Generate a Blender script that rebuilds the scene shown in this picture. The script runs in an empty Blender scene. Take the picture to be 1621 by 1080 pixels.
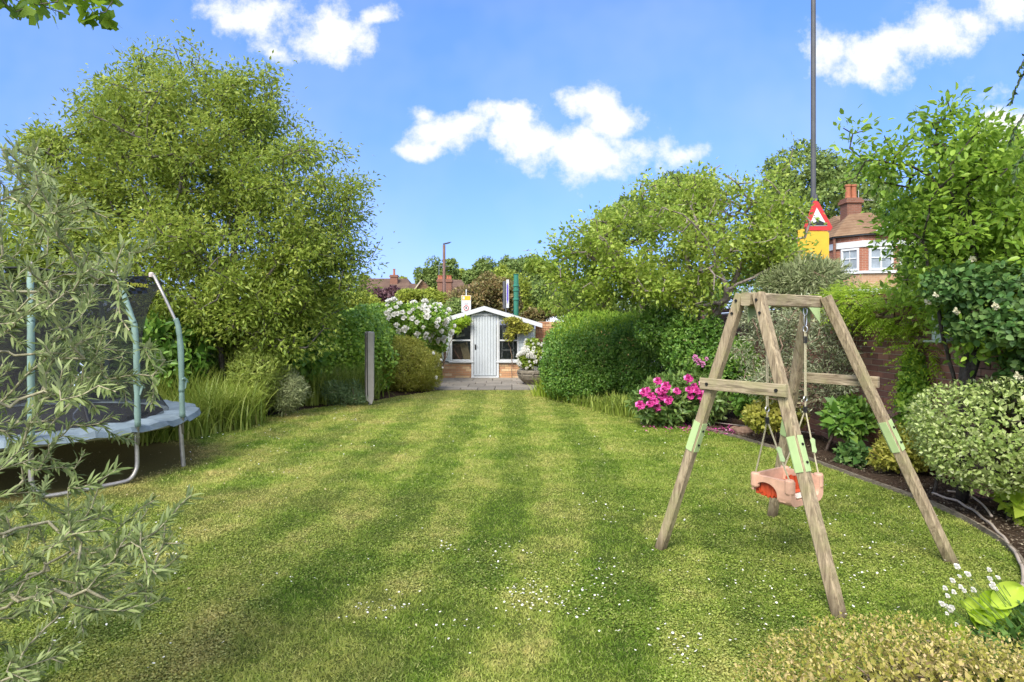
import bpy, math, random
import numpy as np
from mathutils import Matrix
random.seed(7)
RNG = np.random.default_rng(11)
SC = bpy.context.scene
COL = SC.collection
PI = math.pi
F, H0, CX, HY = 950.0, 1.6, 810.5, 520.0      # lens in photo pixels, eye height, centre column, horizon row

def at(px, py, d):
    """the world point seen at a photo pixel at distance d"""
    return np.array([(px - CX) / F * d, d, H0 - (py - HY) / F * d])
def gr(px, py):
    d = F * H0 / (py - HY)
    return np.array([(px - CX) / F * d, d, 0.0])

# ------------------------------------------------------------------ objects
def tag(o, label=None, cat=None, group=None, kind=None):
    if label: o['label'] = label
    if cat: o['category'] = cat
    if group: o['group'] = group
    if kind: o['kind'] = kind
    return o
def thing(name, label, cat, loc=(0, 0, 0), group=None, rz=0):
    o = bpy.data.objects.new(name, None); COL.objects.link(o)
    o.location = loc; o.rotation_euler = (0, 0, rz); o.empty_display_size = .1
    return tag(o, label, cat, group)
def copy_tree(o, parent=None):
    c = o.copy(); COL.objects.link(c); c.parent = parent
    for ch in list(o.children): copy_tree(ch, c)
    return c
def wmat(o):
    m = Matrix.LocRotScale(o.location, o.rotation_euler, o.scale)
    return wmat(o.parent) @ m if o.parent else m
def link(name, me, mat, parent=None, loc=None):
    """geometry is given in world space unless loc is given"""
    for m in (mat if isinstance(mat, (list, tuple)) else [mat]): me.materials.append(m)
    o = bpy.data.objects.new(name, me); COL.objects.link(o)
    if parent is not None:
        o.parent = parent
        if loc is None: me.transform(wmat(parent).inverted())
    if loc is not None: o.location = loc
    return o
def mesh(name, V, Fc, smooth=False, mi=None):
    """V (n,3); Fc: list of int arrays, each (m,k)"""
    me = bpy.data.meshes.new(name)
    V = np.asarray(V, dtype=np.float32)
    Fc = [np.asarray(f, dtype=np.int32) for f in Fc if len(f)]
    me.vertices.add(len(V)); me.vertices.foreach_set('co', V.ravel())
    nl = sum(f.size for f in Fc); npol = sum(len(f) for f in Fc)
    me.loops.add(nl); me.loops.foreach_set('vertex_index', np.concatenate([f.ravel() for f in Fc]))
    me.polygons.add(npol)
    tot = np.concatenate([np.full(len(f), f.shape[1], dtype=np.int32) for f in Fc])
    st = np.zeros(npol, dtype=np.int32); st[1:] = np.cumsum(tot)[:-1]
    me.polygons.foreach_set('loop_start', st)
    try: me.polygons.foreach_set('loop_total', tot)
    except Exception: pass
    if smooth: me.polygons.foreach_set('use_smooth', np.ones(npol, dtype=bool))
    if mi is not None: me.polygons.foreach_set('material_index', np.asarray(mi, dtype=np.int32))
    me.update(calc_edges=True); me.validate()
    return me

class MB:
    """collects shapes into one mesh"""
    def __init__(s): s.V = []; s.F = []; s.n = 0
    def add(s, V, F):
        V = np.asarray(V, float).reshape(-1, 3)
        s.V.append(V)
        for f in F: s.F.append([i + s.n for i in f])
        s.n += len(V); return s
    def box(s, c, size, rz=0, bev=0):
        sx, sy, sz = [a / 2 for a in size]
        if bev:
            b = min(bev, sx * .9, sy * .9, sz * .9); P = []
            for z, k in ((-sz, b), (-sz + b, 0), (sz - b, 0), (sz, b)):
                X, Y = sx - k, sy - k; q = b if not k else b * .5
                P += [(-X + q, -Y, z), (X - q, -Y, z), (X, -Y + q, z), (X, Y - q, z), (X - q, Y, z), (-X + q, Y, z), (-X, Y - q, z), (-X, -Y + q, z)]
            P = np.array(P); Fc = [list(range(7, -1, -1)), [24 + i for i in range(8)]]
            for r in range(3):
                for i in range(8): Fc.append([r * 8 + i, r * 8 + (i + 1) % 8, r * 8 + 8 + (i + 1) % 8, r * 8 + 8 + i])
        else:
            P = np.array([(x, y, z) for z in (-sz, sz) for (x, y) in ((-sx, -sy), (sx, -sy), (sx, sy), (-sx, sy))])
            Fc = [(3, 2, 1, 0), (4, 5, 6, 7), (0, 1, 5, 4), (1, 2, 6, 5), (2, 3, 7, 6), (3, 0, 4, 7)]
        if rz:
            c_, s_ = math.cos(rz), math.sin(rz)
            P = P @ np.array([[c_, s_, 0], [-s_, c_, 0], [0, 0, 1]])
        return s.add(P + np.array(c), Fc)
    def frame(s, a, b, up=(0, 0, 1)):
        t = np.array(b, float) - np.array(a, float); t /= max(np.linalg.norm(t), 1e-9)
        u = np.array(up, float)
        if abs(t @ u) > .95: u = np.array([0, 1.0, 0])
        r = np.cross(t, u); r /= np.linalg.norm(r); w = np.cross(r, t)
        return t, r, w
    def bar(s, a, b, w, h, up=(0, 0, 1), ch=.12, segs=1, wob=0):
        """timber of rectangular section w x h with chamfered edges from a to b"""
        a = np.array(a, float); b = np.array(b, float); t, r, u = s.frame(a, b, up)
        k = ch * min(w, h)
        prof = [(-w/2 + k, -h/2), (w/2 - k, -h/2), (w/2, -h/2 + k), (w/2, h/2 - k), (w/2 - k, h/2), (-w/2 + k, h/2), (-w/2, h/2 - k), (-w/2, -h/2 + k)]
        V = []
        for i in range(segs + 1):
            p = a + (b - a) * i / segs
            for x, y in prof:
                jx, jy = (random.uniform(-wob, wob), random.uniform(-wob, wob)) if wob else (0, 0)
                V.append(p + r * (x + jx) + u * (y + jy))
        Fc = [list(range(7, -1, -1)), [segs * 8 + i for i in range(8)]]
        for q in range(segs):
            for i in range(8): Fc.append([q*8 + i, q*8 + (i+1) % 8, q*8 + 8 + (i+1) % 8, q*8 + 8 + i])
        return s.add(V, Fc)
    def tube(s, pts, r, n=8, caps=True):
        pts = [np.array(p, float) for p in pts]; m = len(pts)
        rr = r if hasattr(r, '__len__') else [r] * m
        V = []; prev = None
        for i, p in enumerate(pts):
            t = pts[min(i + 1, m - 1)] - pts[max(i - 1, 0)]; t /= max(np.linalg.norm(t), 1e-9)
            if prev is None:
                u = np.array([0, 0, 1.0]) if abs(t[2]) < .9 else np.array([1.0, 0, 0])
                prev = np.cross(t, u)
            prev = prev - t * (prev @ t); prev /= max(np.linalg.norm(prev), 1e-9); w = np.cross(t, prev)
            for k in range(n):
                a_ = 2 * PI * k / n; V.append(p + (prev * math.cos(a_) + w * math.sin(a_)) * rr[i])
        Fc = []
        for i in range(m - 1):
            for k in range(n): Fc.append([i*n + k, i*n + (k+1) % n, (i+1)*n + (k+1) % n, (i+1)*n + k])
        if caps: Fc += [list(range(n - 1, -1, -1)), [(m-1)*n + k for k in range(n)]]
        return s.add(V, Fc)
    def lathe(s, prof, c=(0, 0, 0), n=24, jit=0):
        V = []
        for r, z in prof:
            for k in range(n):
                a_ = 2*PI*k/n; q = r * (1 + random.uniform(-jit, jit))
                V.append((c[0] + q*math.cos(a_), c[1] + q*math.sin(a_), c[2] + z))
        Fc = []
        for i in range(len(prof) - 1):
            for k in range(n): Fc.append([i*n + k, i*n + (k+1) % n, (i+1)*n + (k+1) % n, (i+1)*n + k])
        if prof[0][0] > 0: Fc.append(list(range(n - 1, -1, -1)))
        if prof[-1][0] > 0: Fc.append([(len(prof)-1)*n + k for k in range(n)])
        return s.add(V, Fc)
    def prism(s, poly, o, ax, ay, depth):
        """2-D outline in the plane (ax, ay) at o, thickened along ax x ay by depth"""
        o = np.array(o, float); ax = np.array(ax, float); ay = np.array(ay, float); nn = np.cross(ax, ay); nn /= np.linalg.norm(nn)
        n = len(poly); A = [o + ax*p[0] + ay*p[1] for p in poly]; B = [p + nn*depth for p in A]
        Fc = [list(range(n - 1, -1, -1)), list(range(n, 2*n))] + [[i, (i+1) % n, n + (i+1) % n, n + i] for i in range(n)]
        return s.add(A + B, Fc)
    def build(s, name, mat, parent=None, smooth=False, loc=None):
        me = bpy.data.meshes.new(name)
        me.from_pydata([tuple(v) for v in np.concatenate(s.V)], [], s.F)
        me.update()
        if smooth: me.polygons.foreach_set('use_smooth', [True]*len(me.polygons))
        o = link(name, me, mat, parent, loc)
        return o

def text_obj(name, txt, size, o, ax, ay, mat, parent, depth=.002, bend=None):
    cu = bpy.data.curves.new(name, 'FONT'); cu.body = txt; cu.size = size; cu.extrude = depth/2; cu.align_x = 'CENTER'; cu.align_y = 'CENTER'
    cu.offset = size * .012
    t = bpy.data.objects.new('tmp_text', cu); COL.objects.link(t)
    dg = bpy.context.evaluated_depsgraph_get(); me = bpy.data.meshes.new_from_object(t.evaluated_get(dg))
    bpy.data.objects.remove(t); bpy.data.curves.remove(cu)
    V = np.zeros(len(me.vertices)*3); me.vertices.foreach_get('co', V); V = V.reshape(-1, 3)
    if bend is not None: V = bend(V)
    else:
        o = np.array(o, float); ax = np.array(ax, float); ay = np.array(ay, float); nn = np.cross(ax, ay)
        V = o + V[:, :1]*ax + V[:, 1:2]*ay + V[:, 2:3]*nn
    me.vertices.foreach_set('co', V.ravel()); me.update(); me.materials.clear()
    return link(name, me, mat, parent)

# ------------------------------------------------------------------ materials
MATS = {}
class NT:
    def __init__(s, name):
        s.m = bpy.data.materials.new(name); s.m.use_nodes = True; s.t = s.m.node_tree; s.t.nodes.clear()
        s.out = s.t.nodes.new('ShaderNodeOutputMaterial')
    def n(s, typ, **kw):
        nd = s.t.nodes.new('ShaderNode' + typ)
        for k, v in kw.items():
            if k.startswith('i_'):
                key = k[2:]; key = int(key) if key.isdigit() else key.replace('_', ' ')
                s.set(nd, key, v)
            else: setattr(nd, k, v)
        return nd
    def set(s, nd, key, v):
        if isinstance(v, bpy.types.NodeSocket): s.t.links.new(v, nd.inputs[key])
        elif isinstance(v, bpy.types.Node): s.t.links.new(v.outputs[0], nd.inputs[key])
        else:
            if isinstance(v, tuple) and len(v) == 3 and nd.inputs[key].type == 'RGBA': v = v + (1,)
            if isinstance(v, (int, float)) and nd.inputs[key].type == 'RGBA': v = (v, v, v, 1)
            nd.inputs[key].default_value = v
    def ramp(s, fac, stops, mode='LINEAR'):
        r = s.n('ValToRGB'); s.set(r, 0, fac); cr = r.color_ramp; cr.interpolation = mode
        while len(cr.elements) < len(stops): cr.elements.new(.5)
        for e, (p, c) in zip(cr.elements, stops):
            e.position = p; e.color = (c if isinstance(c, tuple) else (c, c, c)) + (1,)
        return r.outputs[0]
    def mix(s, f, a, b, mode='MIX'):
        m = s.n('MixRGB', blend_type=mode); s.set(m, 0, f); s.set(m, 1, a); s.set(m, 2, b); return m.outputs[0]
    def math(s, op, a, b=0.0, c=None, clamp=False):
        m = s.n('Math', operation=op, use_clamp=clamp); s.set(m, 0, a); s.set(m, 1, b)
        if c is not None: s.set(m, 2, c)
        return m.outputs[0]
    def noise(s, scale, vec=None, detail=3.0, rough=.6, dist=0.0, dim='3D'):
        t = s.n('TexNoise', noise_dimensions=dim, i_Scale=scale, i_Detail=detail, i_Roughness=rough, i_Distortion=dist)
        if vec is not None: s.set(t, 'Vector', vec)
        return t.outputs[0]
    def bump(s, h, strength=.5, dist=.01):
        return s.n('Bump', i_Height=h, i_Strength=strength, i_Distance=dist).outputs[0]
    def bsdf(s, col, rough=.6, normal=None, metal=0.0, spec=.4, **kw):
        b = s.n('BsdfPrincipled'); s.set(b, 'Base Color', col); s.set(b, 'Roughness', rough); s.set(b, 'Metallic', metal); s.set(b, 'Specular IOR Level', spec)
        if normal is not None: s.set(b, 'Normal', normal)
        for k, v in kw.items(): s.set(b, k.replace('_', ' '), v)
        return b.outputs[0]
    def done(s, sh):
        s.t.links.new(sh, s.out.inputs[0]); return s.m

def mul(c, k): return tuple(min(1, x*k) for x in c)
def paint(name, col, rough=.5, metal=0.0, var=.15, scale=6.0, bump=.15, spec=.4):
    t = NT(name); g = t.n('TexCoord').outputs['Object']
    f = t.noise(scale, g, 5, .65); c = t.mix(t.ramp(f, [(.3, 0.0), (.7, 1.0)]), mul(col, 1 - var), mul(col, 1 + var))
    return t.done(t.bsdf(c, rough, t.bump(t.noise(scale*9, g, 3), bump, .004), metal, spec))
def leafmat(name, cols, transl=.35, rough=.45, patch=1.2, back=None, spec=.35):
    """cols: dark, mid, light tones mixed leaf by leaf and in patches"""
    t = NT(name); geo = t.n('NewGeometry'); pos = geo.outputs['Position']
    rnd = geo.outputs['Random Per Island']
    f = t.math('ADD', t.math('MULTIPLY', rnd, .62), t.math('MULTIPLY', t.noise(patch, pos, 2), .55))
    c = t.ramp(f, [(.12, cols[0]), (.5, cols[1]), (.88, cols[2])] + ([(.985, cols[3])] if len(cols) > 3 else []))
    if back is not None: c = t.mix(geo.outputs['Backfacing'], c, back)
    b = t.bsdf(c, rough, spec=spec)
    tr = t.n('BsdfTranslucent'); t.set(tr, 0, t.mix(.5, c, mul(cols[2], 1.15)))
    ms = t.n('MixShader'); t.set(ms, 0, transl); t.t.links.new(b, ms.inputs[1]); t.t.links.new(tr.outputs[0], ms.inputs[2])
    return t.done(ms.outputs[0])
def woodmat(name, dark, light, axis_scale=(30, 30, 2.5), rough=.8, green=None):
    t = NT(name); g = t.n('TexCoord').outputs['Object']
    mp = t.n('Mapping'); t.set(mp, 0, g); mp.inputs['Scale'].default_value = axis_scale
    w = t.noise(1.6, mp.outputs[0], 6, .7, 1.2); w2 = t.noise(3.0, g, 4, .7)
    c = t.mix(t.ramp(w, [(.34, 0.0), (.66, 1.0)]), dark, light)
    if green: c = t.mix(t.ramp(w2, [(.48, 0.0), (.72, .75)]), c, green)
    cr = t.noise(1.3, mp.outputs[0], 3, .5); c = t.mix(t.ramp(cr, [(.33, .6), (.38, 0.0)]), c, mul(dark, .45))
    sz = t.n('SeparateXYZ'); t.set(sz, 0, t.n('NewGeometry').outputs['Position']); ft = t.ramp(t.math('ADD', sz.outputs[2], t.math('MULTIPLY', w2, .12)), [(.07, .75), (.20, 0.0)]) if green else 0.0; c = t.mix(ft, c, mul(dark, .45))
    k = t.n('TexVoronoi', i_Scale=3.2); t.set(k, 'Vector', g)
    c = t.mix(t.ramp(k.outputs[0], [(.035, .75), (.075, 0.0)]), c, mul(dark, .4))
    return t.done(t.bsdf(c, rough, t.bump(w, .6, .006), spec=.25))
def barkmat(name, a, b, scale=14):
    t = NT(name); g = t.n('NewGeometry').outputs['Position']
    w = t.noise(scale, g, 5, .7)
    return t.done(t.bsdf(t.mix(t.ramp(w, [(.35, 0.0), (.65, 1.0)]), a, b), .9, t.bump(w, .6, .02), spec=.2))
def island(name, stops, rough=.8, patch=.8, bump=(60, .4), dirt=None):
    t = NT(name); geo = t.n('NewGeometry'); pos = geo.outputs['Position']
    c = t.ramp(geo.outputs['Random Per Island'], stops)
    n1 = t.noise(patch, pos, 4, .65)
    c = t.mix(t.ramp(n1, [(.42, 0.0), (.75, .55)]), c, dirt if dirt else mul(stops[0][1], .5))
    n2 = t.noise(bump[0], pos, 4, .7)
    c = t.mix(.35, c, t.mix(n2, mul(stops[0][1], .4), mul(stops[-1][1], 1.4)))
    return t.done(t.bsdf(c, rough, t.bump(n2, bump[1], .006), spec=.25))
def brick_tex(name, a, b, mort, axis='x', bw=.225, bh=.075):
    t = NT(name); s = t.n('SeparateXYZ'); t.set(s, 0, t.n('NewGeometry').outputs['Position'])
    cb = t.n('CombineXYZ'); t.set(cb, 0, s.outputs[0] if axis == 'x' else s.outputs[1]); t.set(cb, 1, s.outputs[2])
    br = t.n('TexBrick', i_Scale=1.0, i_Color1=a, i_Color2=b, i_Mortar=mort); br.inputs['Brick Width'].default_value = bw
    br.inputs['Row Height'].default_value = bh; br.inputs['Mortar Size'].default_value = .006; t.set(br, 'Vector', cb)
    n1 = t.noise(1.5, None, 4)
    return t.done(t.bsdf(t.mix(t.math('MULTIPLY', n1, .5), br.outputs[0], mul(a, .6)), .85, t.bump(br.outputs[1], .4, -.01), spec=.2))

# ------------------------------------------------------------------ noise, leaves, branches
class SinNoise:
    def __init__(s, seed, n=14, f0=1.0, f1=3.5):
        r = np.random.default_rng(seed); d = r.normal(size=(n, 3)); d /= np.linalg.norm(d, axis=1)[:, None]
        s.k = d * r.uniform(f0, f1, (n, 1)); s.p = r.uniform(0, 6.28, n); s.a = 1/np.sqrt(n/2)
    def __call__(s, P): return np.sin(P @ s.k.T + s.p).sum(1) * s.a * .5
def unit(v): return v / np.maximum(np.linalg.norm(v, axis=-1, keepdims=True), 1e-9)
def rdir(n, r=None): return unit((r or RNG).normal(size=(n, 3)))

T_DIAMOND = (np.array([(0, 0, 0), (.45, .5, .05), (1, 0, -.12), (.45, -.5, .05)]), [(0, 1, 2, 3)])
T_FOLD = (np.array([(0, 0, 0), (.4, .5, .10), (1, 0, -.16), (.4, -.5, .10), (.45, 0, -.02)]), [(0, 4, 2, 1), (0, 3, 2, 4)])
T_LANCE = (np.array([(0, 0, 0), (.3, .5, .035), (.7, .40, .01), (1, 0, -.07), (.7, -.40, .01), (.3, -.5, .035), (.3, 0, .01), (.7, 0, -.02)]),
           [(0, 6, 1), (1, 6, 7, 2), (2, 7, 3), (0, 5, 6), (5, 4, 7, 6), (4, 3, 7)])
T_BROAD = (np.array([(0, 0, 0), (.22, .46, .06), (.62, .44, .04), (1, 0, -.14), (.62, -.44, .04), (.22, -.46, .06), (.4, 0, -.02)]),
           [(0, 6, 1), (1, 6, 2), (2, 6, 3), (3, 6, 4), (4, 6, 5), (5, 6, 0)])
T_FAN = (np.array([(0, 0, 0), (.75, .6, .04), (1.0, .28, .02), (.8, 0, 0), (1.0, -.28, .02), (.75, -.6, .04)]), [(0, 3, 2, 1), (0, 5, 4, 3)])
T_BLADE = (np.array([(0, -.5, 0), (0, .5, 0), (1, 0, .0)]), [(0, 1, 2)])

def leaf_arrays(P, A, L, W, tmpl=T_DIAMOND, N=None, rng=None):
    rng = rng or RNG; n = len(P); A = unit(A)
    N = rdir(n, rng) if N is None else N + rdir(n, rng)*.35
    S = unit(np.cross(N, A)); N = np.cross(A, S)
    T, Fs = tmpl; k = len(T)
    L = np.broadcast_to(np.asarray(L, float), (n,))[:, None, None]; W = np.broadcast_to(np.asarray(W, float), (n,))[:, None, None]
    V = P[:, None, :] + A[:, None, :]*T[None, :, 0:1]*L + S[:, None, :]*T[None, :, 1:2]*W + N[:, None, :]*T[None, :, 2:3]*L
    base = (np.arange(n)*k)[:, None]
    groups = {}
    for f in Fs: groups.setdefault(len(f), []).append(base + np.array(f)[None, :])
    return V.reshape(-1, 3), {m: np.concatenate(g) for m, g in groups.items()}
def leaf_obj(name, P, A, L, W, mat, parent, tmpl=T_DIAMOND, N=None):
    V, G = leaf_arrays(P, A, L, W, tmpl, N)
    return link(name, mesh(name, V, list(G.values())), mat, parent)

def in_ells(ells, n, surf=.5, rng=None):
    """n points in a union of ellipsoids [(c, r)], pushed towards the skin; also the outward direction"""
    rng = rng or RNG; vol = np.array([r[0]*r[1]*r[2] for c, r in ells]) ** .8; w = vol/vol.sum()
    idx = rng.choice(len(ells), n, p=w); C = np.array([c for c, r in ells]); R = np.array([r for c, r in ells])
    d = rdir(n, rng); rad = rng.uniform(0, 1, (n, 1)) ** (surf/1.5)
    return C[idx] + d*rad*R[idx], unit(d / R[idx])

def frusta(A, B, ra, rb, sides=5):
    """vectorised straight pieces of limb"""
    n = len(A); t = unit(B - A); u = np.where(np.abs(t[:, 2:3]) < .9, np.array([[0, 0, 1.0]]), np.array([[1.0, 0, 0]]))
    r = unit(np.cross(t, u)); w = np.cross(t, r); an = 2*PI*np.arange(sides)/sides
    ring = r[:, None, :]*np.cos(an)[None, :, None] + w[:, None, :]*np.sin(an)[None, :, None]
    V = np.concatenate([(A - t*ra[:, None]*.3)[:, None, :] + ring*ra[:, None, None], (B + t*rb[:, None]*.3)[:, None, :] + ring*rb[:, None, None]], axis=1).reshape(-1, 3)
    b = (np.arange(n)*2*sides)[:, None]; i = np.arange(sides); j = (i + 1) % sides
    q = np.stack([i, j, j + sides, i + sides], axis=1)
    return V, (b[:, None, :] + q[None]).reshape(-1, 4)

def grow(stems, targets, step=.25, jit=.25, sag=.05, tip=.006, power=.5, seed=1):
    """stems: list of polylines (each a list of points); each target is joined to the nearest branch node. Returns nodes, parents, radii, direction"""
    rng = np.random.default_rng(seed); P = []; par = []
    for s in stems:
        last = -1
        for i in range(len(s) - 1):
            a, b = np.array(s[i], float), np.array(s[i+1], float); m = max(1, int(np.linalg.norm(b-a)/step))
            if i == 0: P.append(a); par.append(-1); last = len(P) - 1
            for k in range(1, m + 1):
                P.append(a + (b-a)*k/m + (rng.normal(size=3)*step*jit*.3 if k < m else 0)); par.append(last); last = len(P) - 1
    arr = np.zeros((len(P) + len(targets)*40, 3)); n = len(P); arr[:n] = P
    fix = n; tips = []
    for T in targets:
        dv = arr[:n] - T; dist = (dv**2).sum(1)**.5
        # prefer nodes that lie below / behind the target
        cost = dist + .35*np.maximum(arr[:n, 2] - T[2], 0)
        cost[0] += 5
        i = int(np.argmin(cost)); a = arr[i].copy(); m = max(1, min(38, int(dist[i]/step))); last = i
        side = rng.normal(size=3)*dist[i]*jit*.35
        for k in range(1, m + 1):
            f = k/m; p = a + (T - a)*f + side*math.sin(PI*f) + np.array([0, 0, -sag*dist[i]*math.sin(PI*f)]) + (rng.normal(size=3)*step*jit*.4 if k < m else 0)
            if n >= len(arr): break
            arr[n] = p; par.append(last); last = n; n += 1
        tips.append(last)
    arr = arr[:n]; par = np.array(par); cnt = np.zeros(n)
    has = np.zeros(n, bool); has[par[par >= 0]] = True; cnt[~has] = 1
    for i in range(n - 1, -1, -1):
        if par[i] >= 0: cnt[par[i]] += cnt[i]
    rad = tip*cnt**power
    dr = np.zeros_like(arr); ok = par >= 0; dr[ok] = unit(arr[ok] - arr[par[ok]]); dr[~ok] = (0, 0, 1)
    return arr, par, rad, dr, cnt
def limbs(name, G, mat, parent, minr=0.0, cap=None, sides=5):
    P, par, rad, dr, cnt = G; ok = (par >= 0) & (rad >= minr); r = rad if cap is None else np.minimum(rad, cap)
    ra = r[par[ok]]; ra = np.minimum(ra, r[ok]*1.35)
    V, Q = frusta(P[par[ok]], P[ok], ra, r[ok], sides)
    return link(name, mesh(name, V, [Q], smooth=True), mat, parent)
def twig_leaves(G, total, L, W, spread=.12, maxcnt=3, droop=.25, outw=.5, rng=None, upn=.6, lvar=.35, clump=.36):
    """leaf positions round the thin ends of a branch graph"""
    rng = rng or RNG; P, par, rad, dr, cnt = G; idx = np.where((cnt <= maxcnt) & (par >= 0))[0]
    cl = SinNoise(77, 16, 1.0/max(spread, .05)*.18, 1.0/max(spread, .05)*.7)(P[idx]); wgt = np.clip(.75 + clump*cl, .04, 3.2)*rng.choice([.4, 1.0, 1.7], len(idx)); m = rng.poisson(total/wgt.sum()*wgt); I = np.repeat(idx, m); n = len(I)
    f = rng.uniform(0, 1, (n, 1)); base = P[par[I]]*(1-f) + P[I]*f
    off = rng.normal(size=(n, 3))*spread*np.array([1, 1, .8]); pos = base + off
    A = dr[I]*outw + unit(off)*.7 + rng.normal(size=(n, 3))*.45 + np.array([0, 0, -droop])
    N = np.array([[0, 0, 1.0]])*upn + rng.normal(size=(n, 3))*.45
    s = 1 + rng.uniform(-lvar, lvar, n)
    return pos, A, L*s, W*s, N

# ================================================================== camera, sun, sky
cam = bpy.data.cameras.new('camera'); co = bpy.data.objects.new('camera', cam); COL.objects.link(co); SC.camera = co
cam.sensor_width = 36; cam.lens = F/1621*36; cam.shift_y = -20/1621; cam.clip_start = .05; cam.clip_end = 3000
co.location = (0, 0, H0); co.rotation_euler = (PI/2, 0, 0)
SUN_EL, SUN_AZ = math.radians(47), math.radians(205)     # azimuth clockwise from +Y
sun = bpy.data.lights.new('sun', 'SUN'); sun.energy = 3.1; sun.angle = math.radians(28); sun.color = (1, .95, .86)
so = bpy.data.objects.new('sun', sun); COL.objects.link(so)
sd = np.array([math.sin(SUN_AZ)*math.cos(SUN_EL), math.cos(SUN_AZ)*math.cos(SUN_EL), math.sin(SUN_EL)])
from mathutils import Vector
so.rotation_euler = Vector(sd).to_track_quat('Z', 'Y').to_euler(); so.location = (0, 0, 30)
W = bpy.data.worlds.new('World'); SC.world = W; W.use_nodes = True
t = NT.__new__(NT); t.t = W.node_tree; t.t.nodes.clear(); t.out = t.t.nodes.new('ShaderNodeOutputWorld')
sky = t.n('TexSky', sky_type='NISHITA'); sky.sun_disc = False; sky.sun_elevation = SUN_EL; sky.sun_rotation = SUN_AZ
sky.air_density = 1.0; sky.dust_density = .6; sky.ozone_density = 2.2
g = t.n('TexCoord').outputs['Generated']; sp = t.n('SeparateXYZ'); t.set(sp, 0, g)
yy = t.math('MAXIMUM', sp.outputs[1], .02)
uv = t.n('CombineXYZ'); t.set(uv, 0, t.math('DIVIDE', sp.outputs[0], yy)); t.set(uv, 1, t.math('DIVIDE', sp.outputs[2], yy))
CL = [(668,229,40,1),(719,212,60,.95),(808,184,56,1.1),(845,222,80,1.15),(940,158,60,1.1),(980,186,66,1.15),(925,240,84,1.1),(1010,230,70,.95),(1073,236,36,.8),
      (681,177,22,.6),(405,30,84,.9),(525,45,80,1.15),(606,18,36,.85),(436,84,38,.6),
      (1380,92,84,1.0),(1455,62,84,1.15),(1520,45,40,.9),(1590,2,60,.95),(1605,196,60,1.25),(1030,312,30,.5),(1580,140,44,.5)]
mask = None
nz = t.n('TexNoise', i_Scale=7.0, i_Detail=2.0); t.set(nz, 'Vector', uv)
uw = t.n('VectorMath', operation='MULTIPLY_ADD', i_0=nz.outputs[1], i_1=(.085, .085, 0), i_2=uv.outputs[0]).outputs[0]
uw = t.n('VectorMath', operation='MULTIPLY', i_0=uw, i_1=(1, 1.9, 0)).outputs[0]
for (px, py, rx, a) in CL:
    l = t.n('VectorMath', operation='DISTANCE', i_0=uw, i_1=((px-CX)/F + .0425, ((HY-py)/F + .0425)*1.9, 0)).outputs['Value']
    q = t.math('MULTIPLY_ADD', l, -a*F/rx*.95, 1.25*a)
    mask = q if mask is None else t.math('MAXIMUM', mask, q)
fb = t.noise(11, uv, 7, .66); fb2 = t.noise(9, uv, 3, .6)
cl = t.math('ADD', mask, t.math('MULTIPLY', t.math('SUBTRACT', fb, .5), 3.3))
up = t.math('GREATER_THAN', sp.outputs[1], .02)
dens = t.n('MapRange', interpolation_type='SMOOTHSTEP', i_0=cl, i_1=.02, i_2=1.05).outputs[0]
wisp = t.math('MULTIPLY', t.ramp(t.noise(2.2, uv, 4, .6), [(.42, 0.0), (.8, 1.0)]), .22)
dens = t.math('MULTIPLY', t.math('MAXIMUM', dens, wisp), up)
# unseen cloud cover behind the camera, added as fill light, from direction noise
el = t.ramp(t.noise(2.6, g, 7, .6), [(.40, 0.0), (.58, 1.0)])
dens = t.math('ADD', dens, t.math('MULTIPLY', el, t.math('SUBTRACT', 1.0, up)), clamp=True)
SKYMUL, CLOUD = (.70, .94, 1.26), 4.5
hz = t.ramp(t.math('MAXIMUM', sp.outputs[2], 0.0), [(0.0, (.56, .47, .62)), (.12, (.64, .58, .76)), (.45, (.92, .90, .98))])
skyc = t.mix(1.0, t.n('VectorMath', operation='MULTIPLY', i_0=sky.outputs[0], i_1=SKYMUL).outputs[0], hz, 'MULTIPLY')
FILL_GAIN = 2.2; cc = t.mix(t.math('MULTIPLY', fb2, .55), (CLOUD, CLOUD, CLOUD), (CLOUD*.66, CLOUD*.70, CLOUD*.77))
cc = t.mix(up, t.mix(1.0, cc, (FILL_GAIN, FILL_GAIN, FILL_GAIN), 'MULTIPLY'), cc); colr = t.mix(dens, skyc, cc)  # rear cloud boosted as added fill for camera-facing surfaces
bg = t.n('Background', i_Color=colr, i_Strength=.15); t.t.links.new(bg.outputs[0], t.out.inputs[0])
SC.view_settings.view_transform = 'Standard'; SC.view_settings.look = 'None'; SC.view_settings.exposure = .86; SC.view_settings.gamma = 1
SC.cycles.max_bounces = 6; SC.cycles.diffuse_bounces = 3; SC.cycles.transparent_max_bounces = 12; SC.cycles.transmission_bounces = 4; SC.cycles.glossy_bounces = 2
SC.cycles.use_denoising = True; SC.cycles.caustics_reflective = False; SC.cycles.caustics_refractive = False

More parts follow.
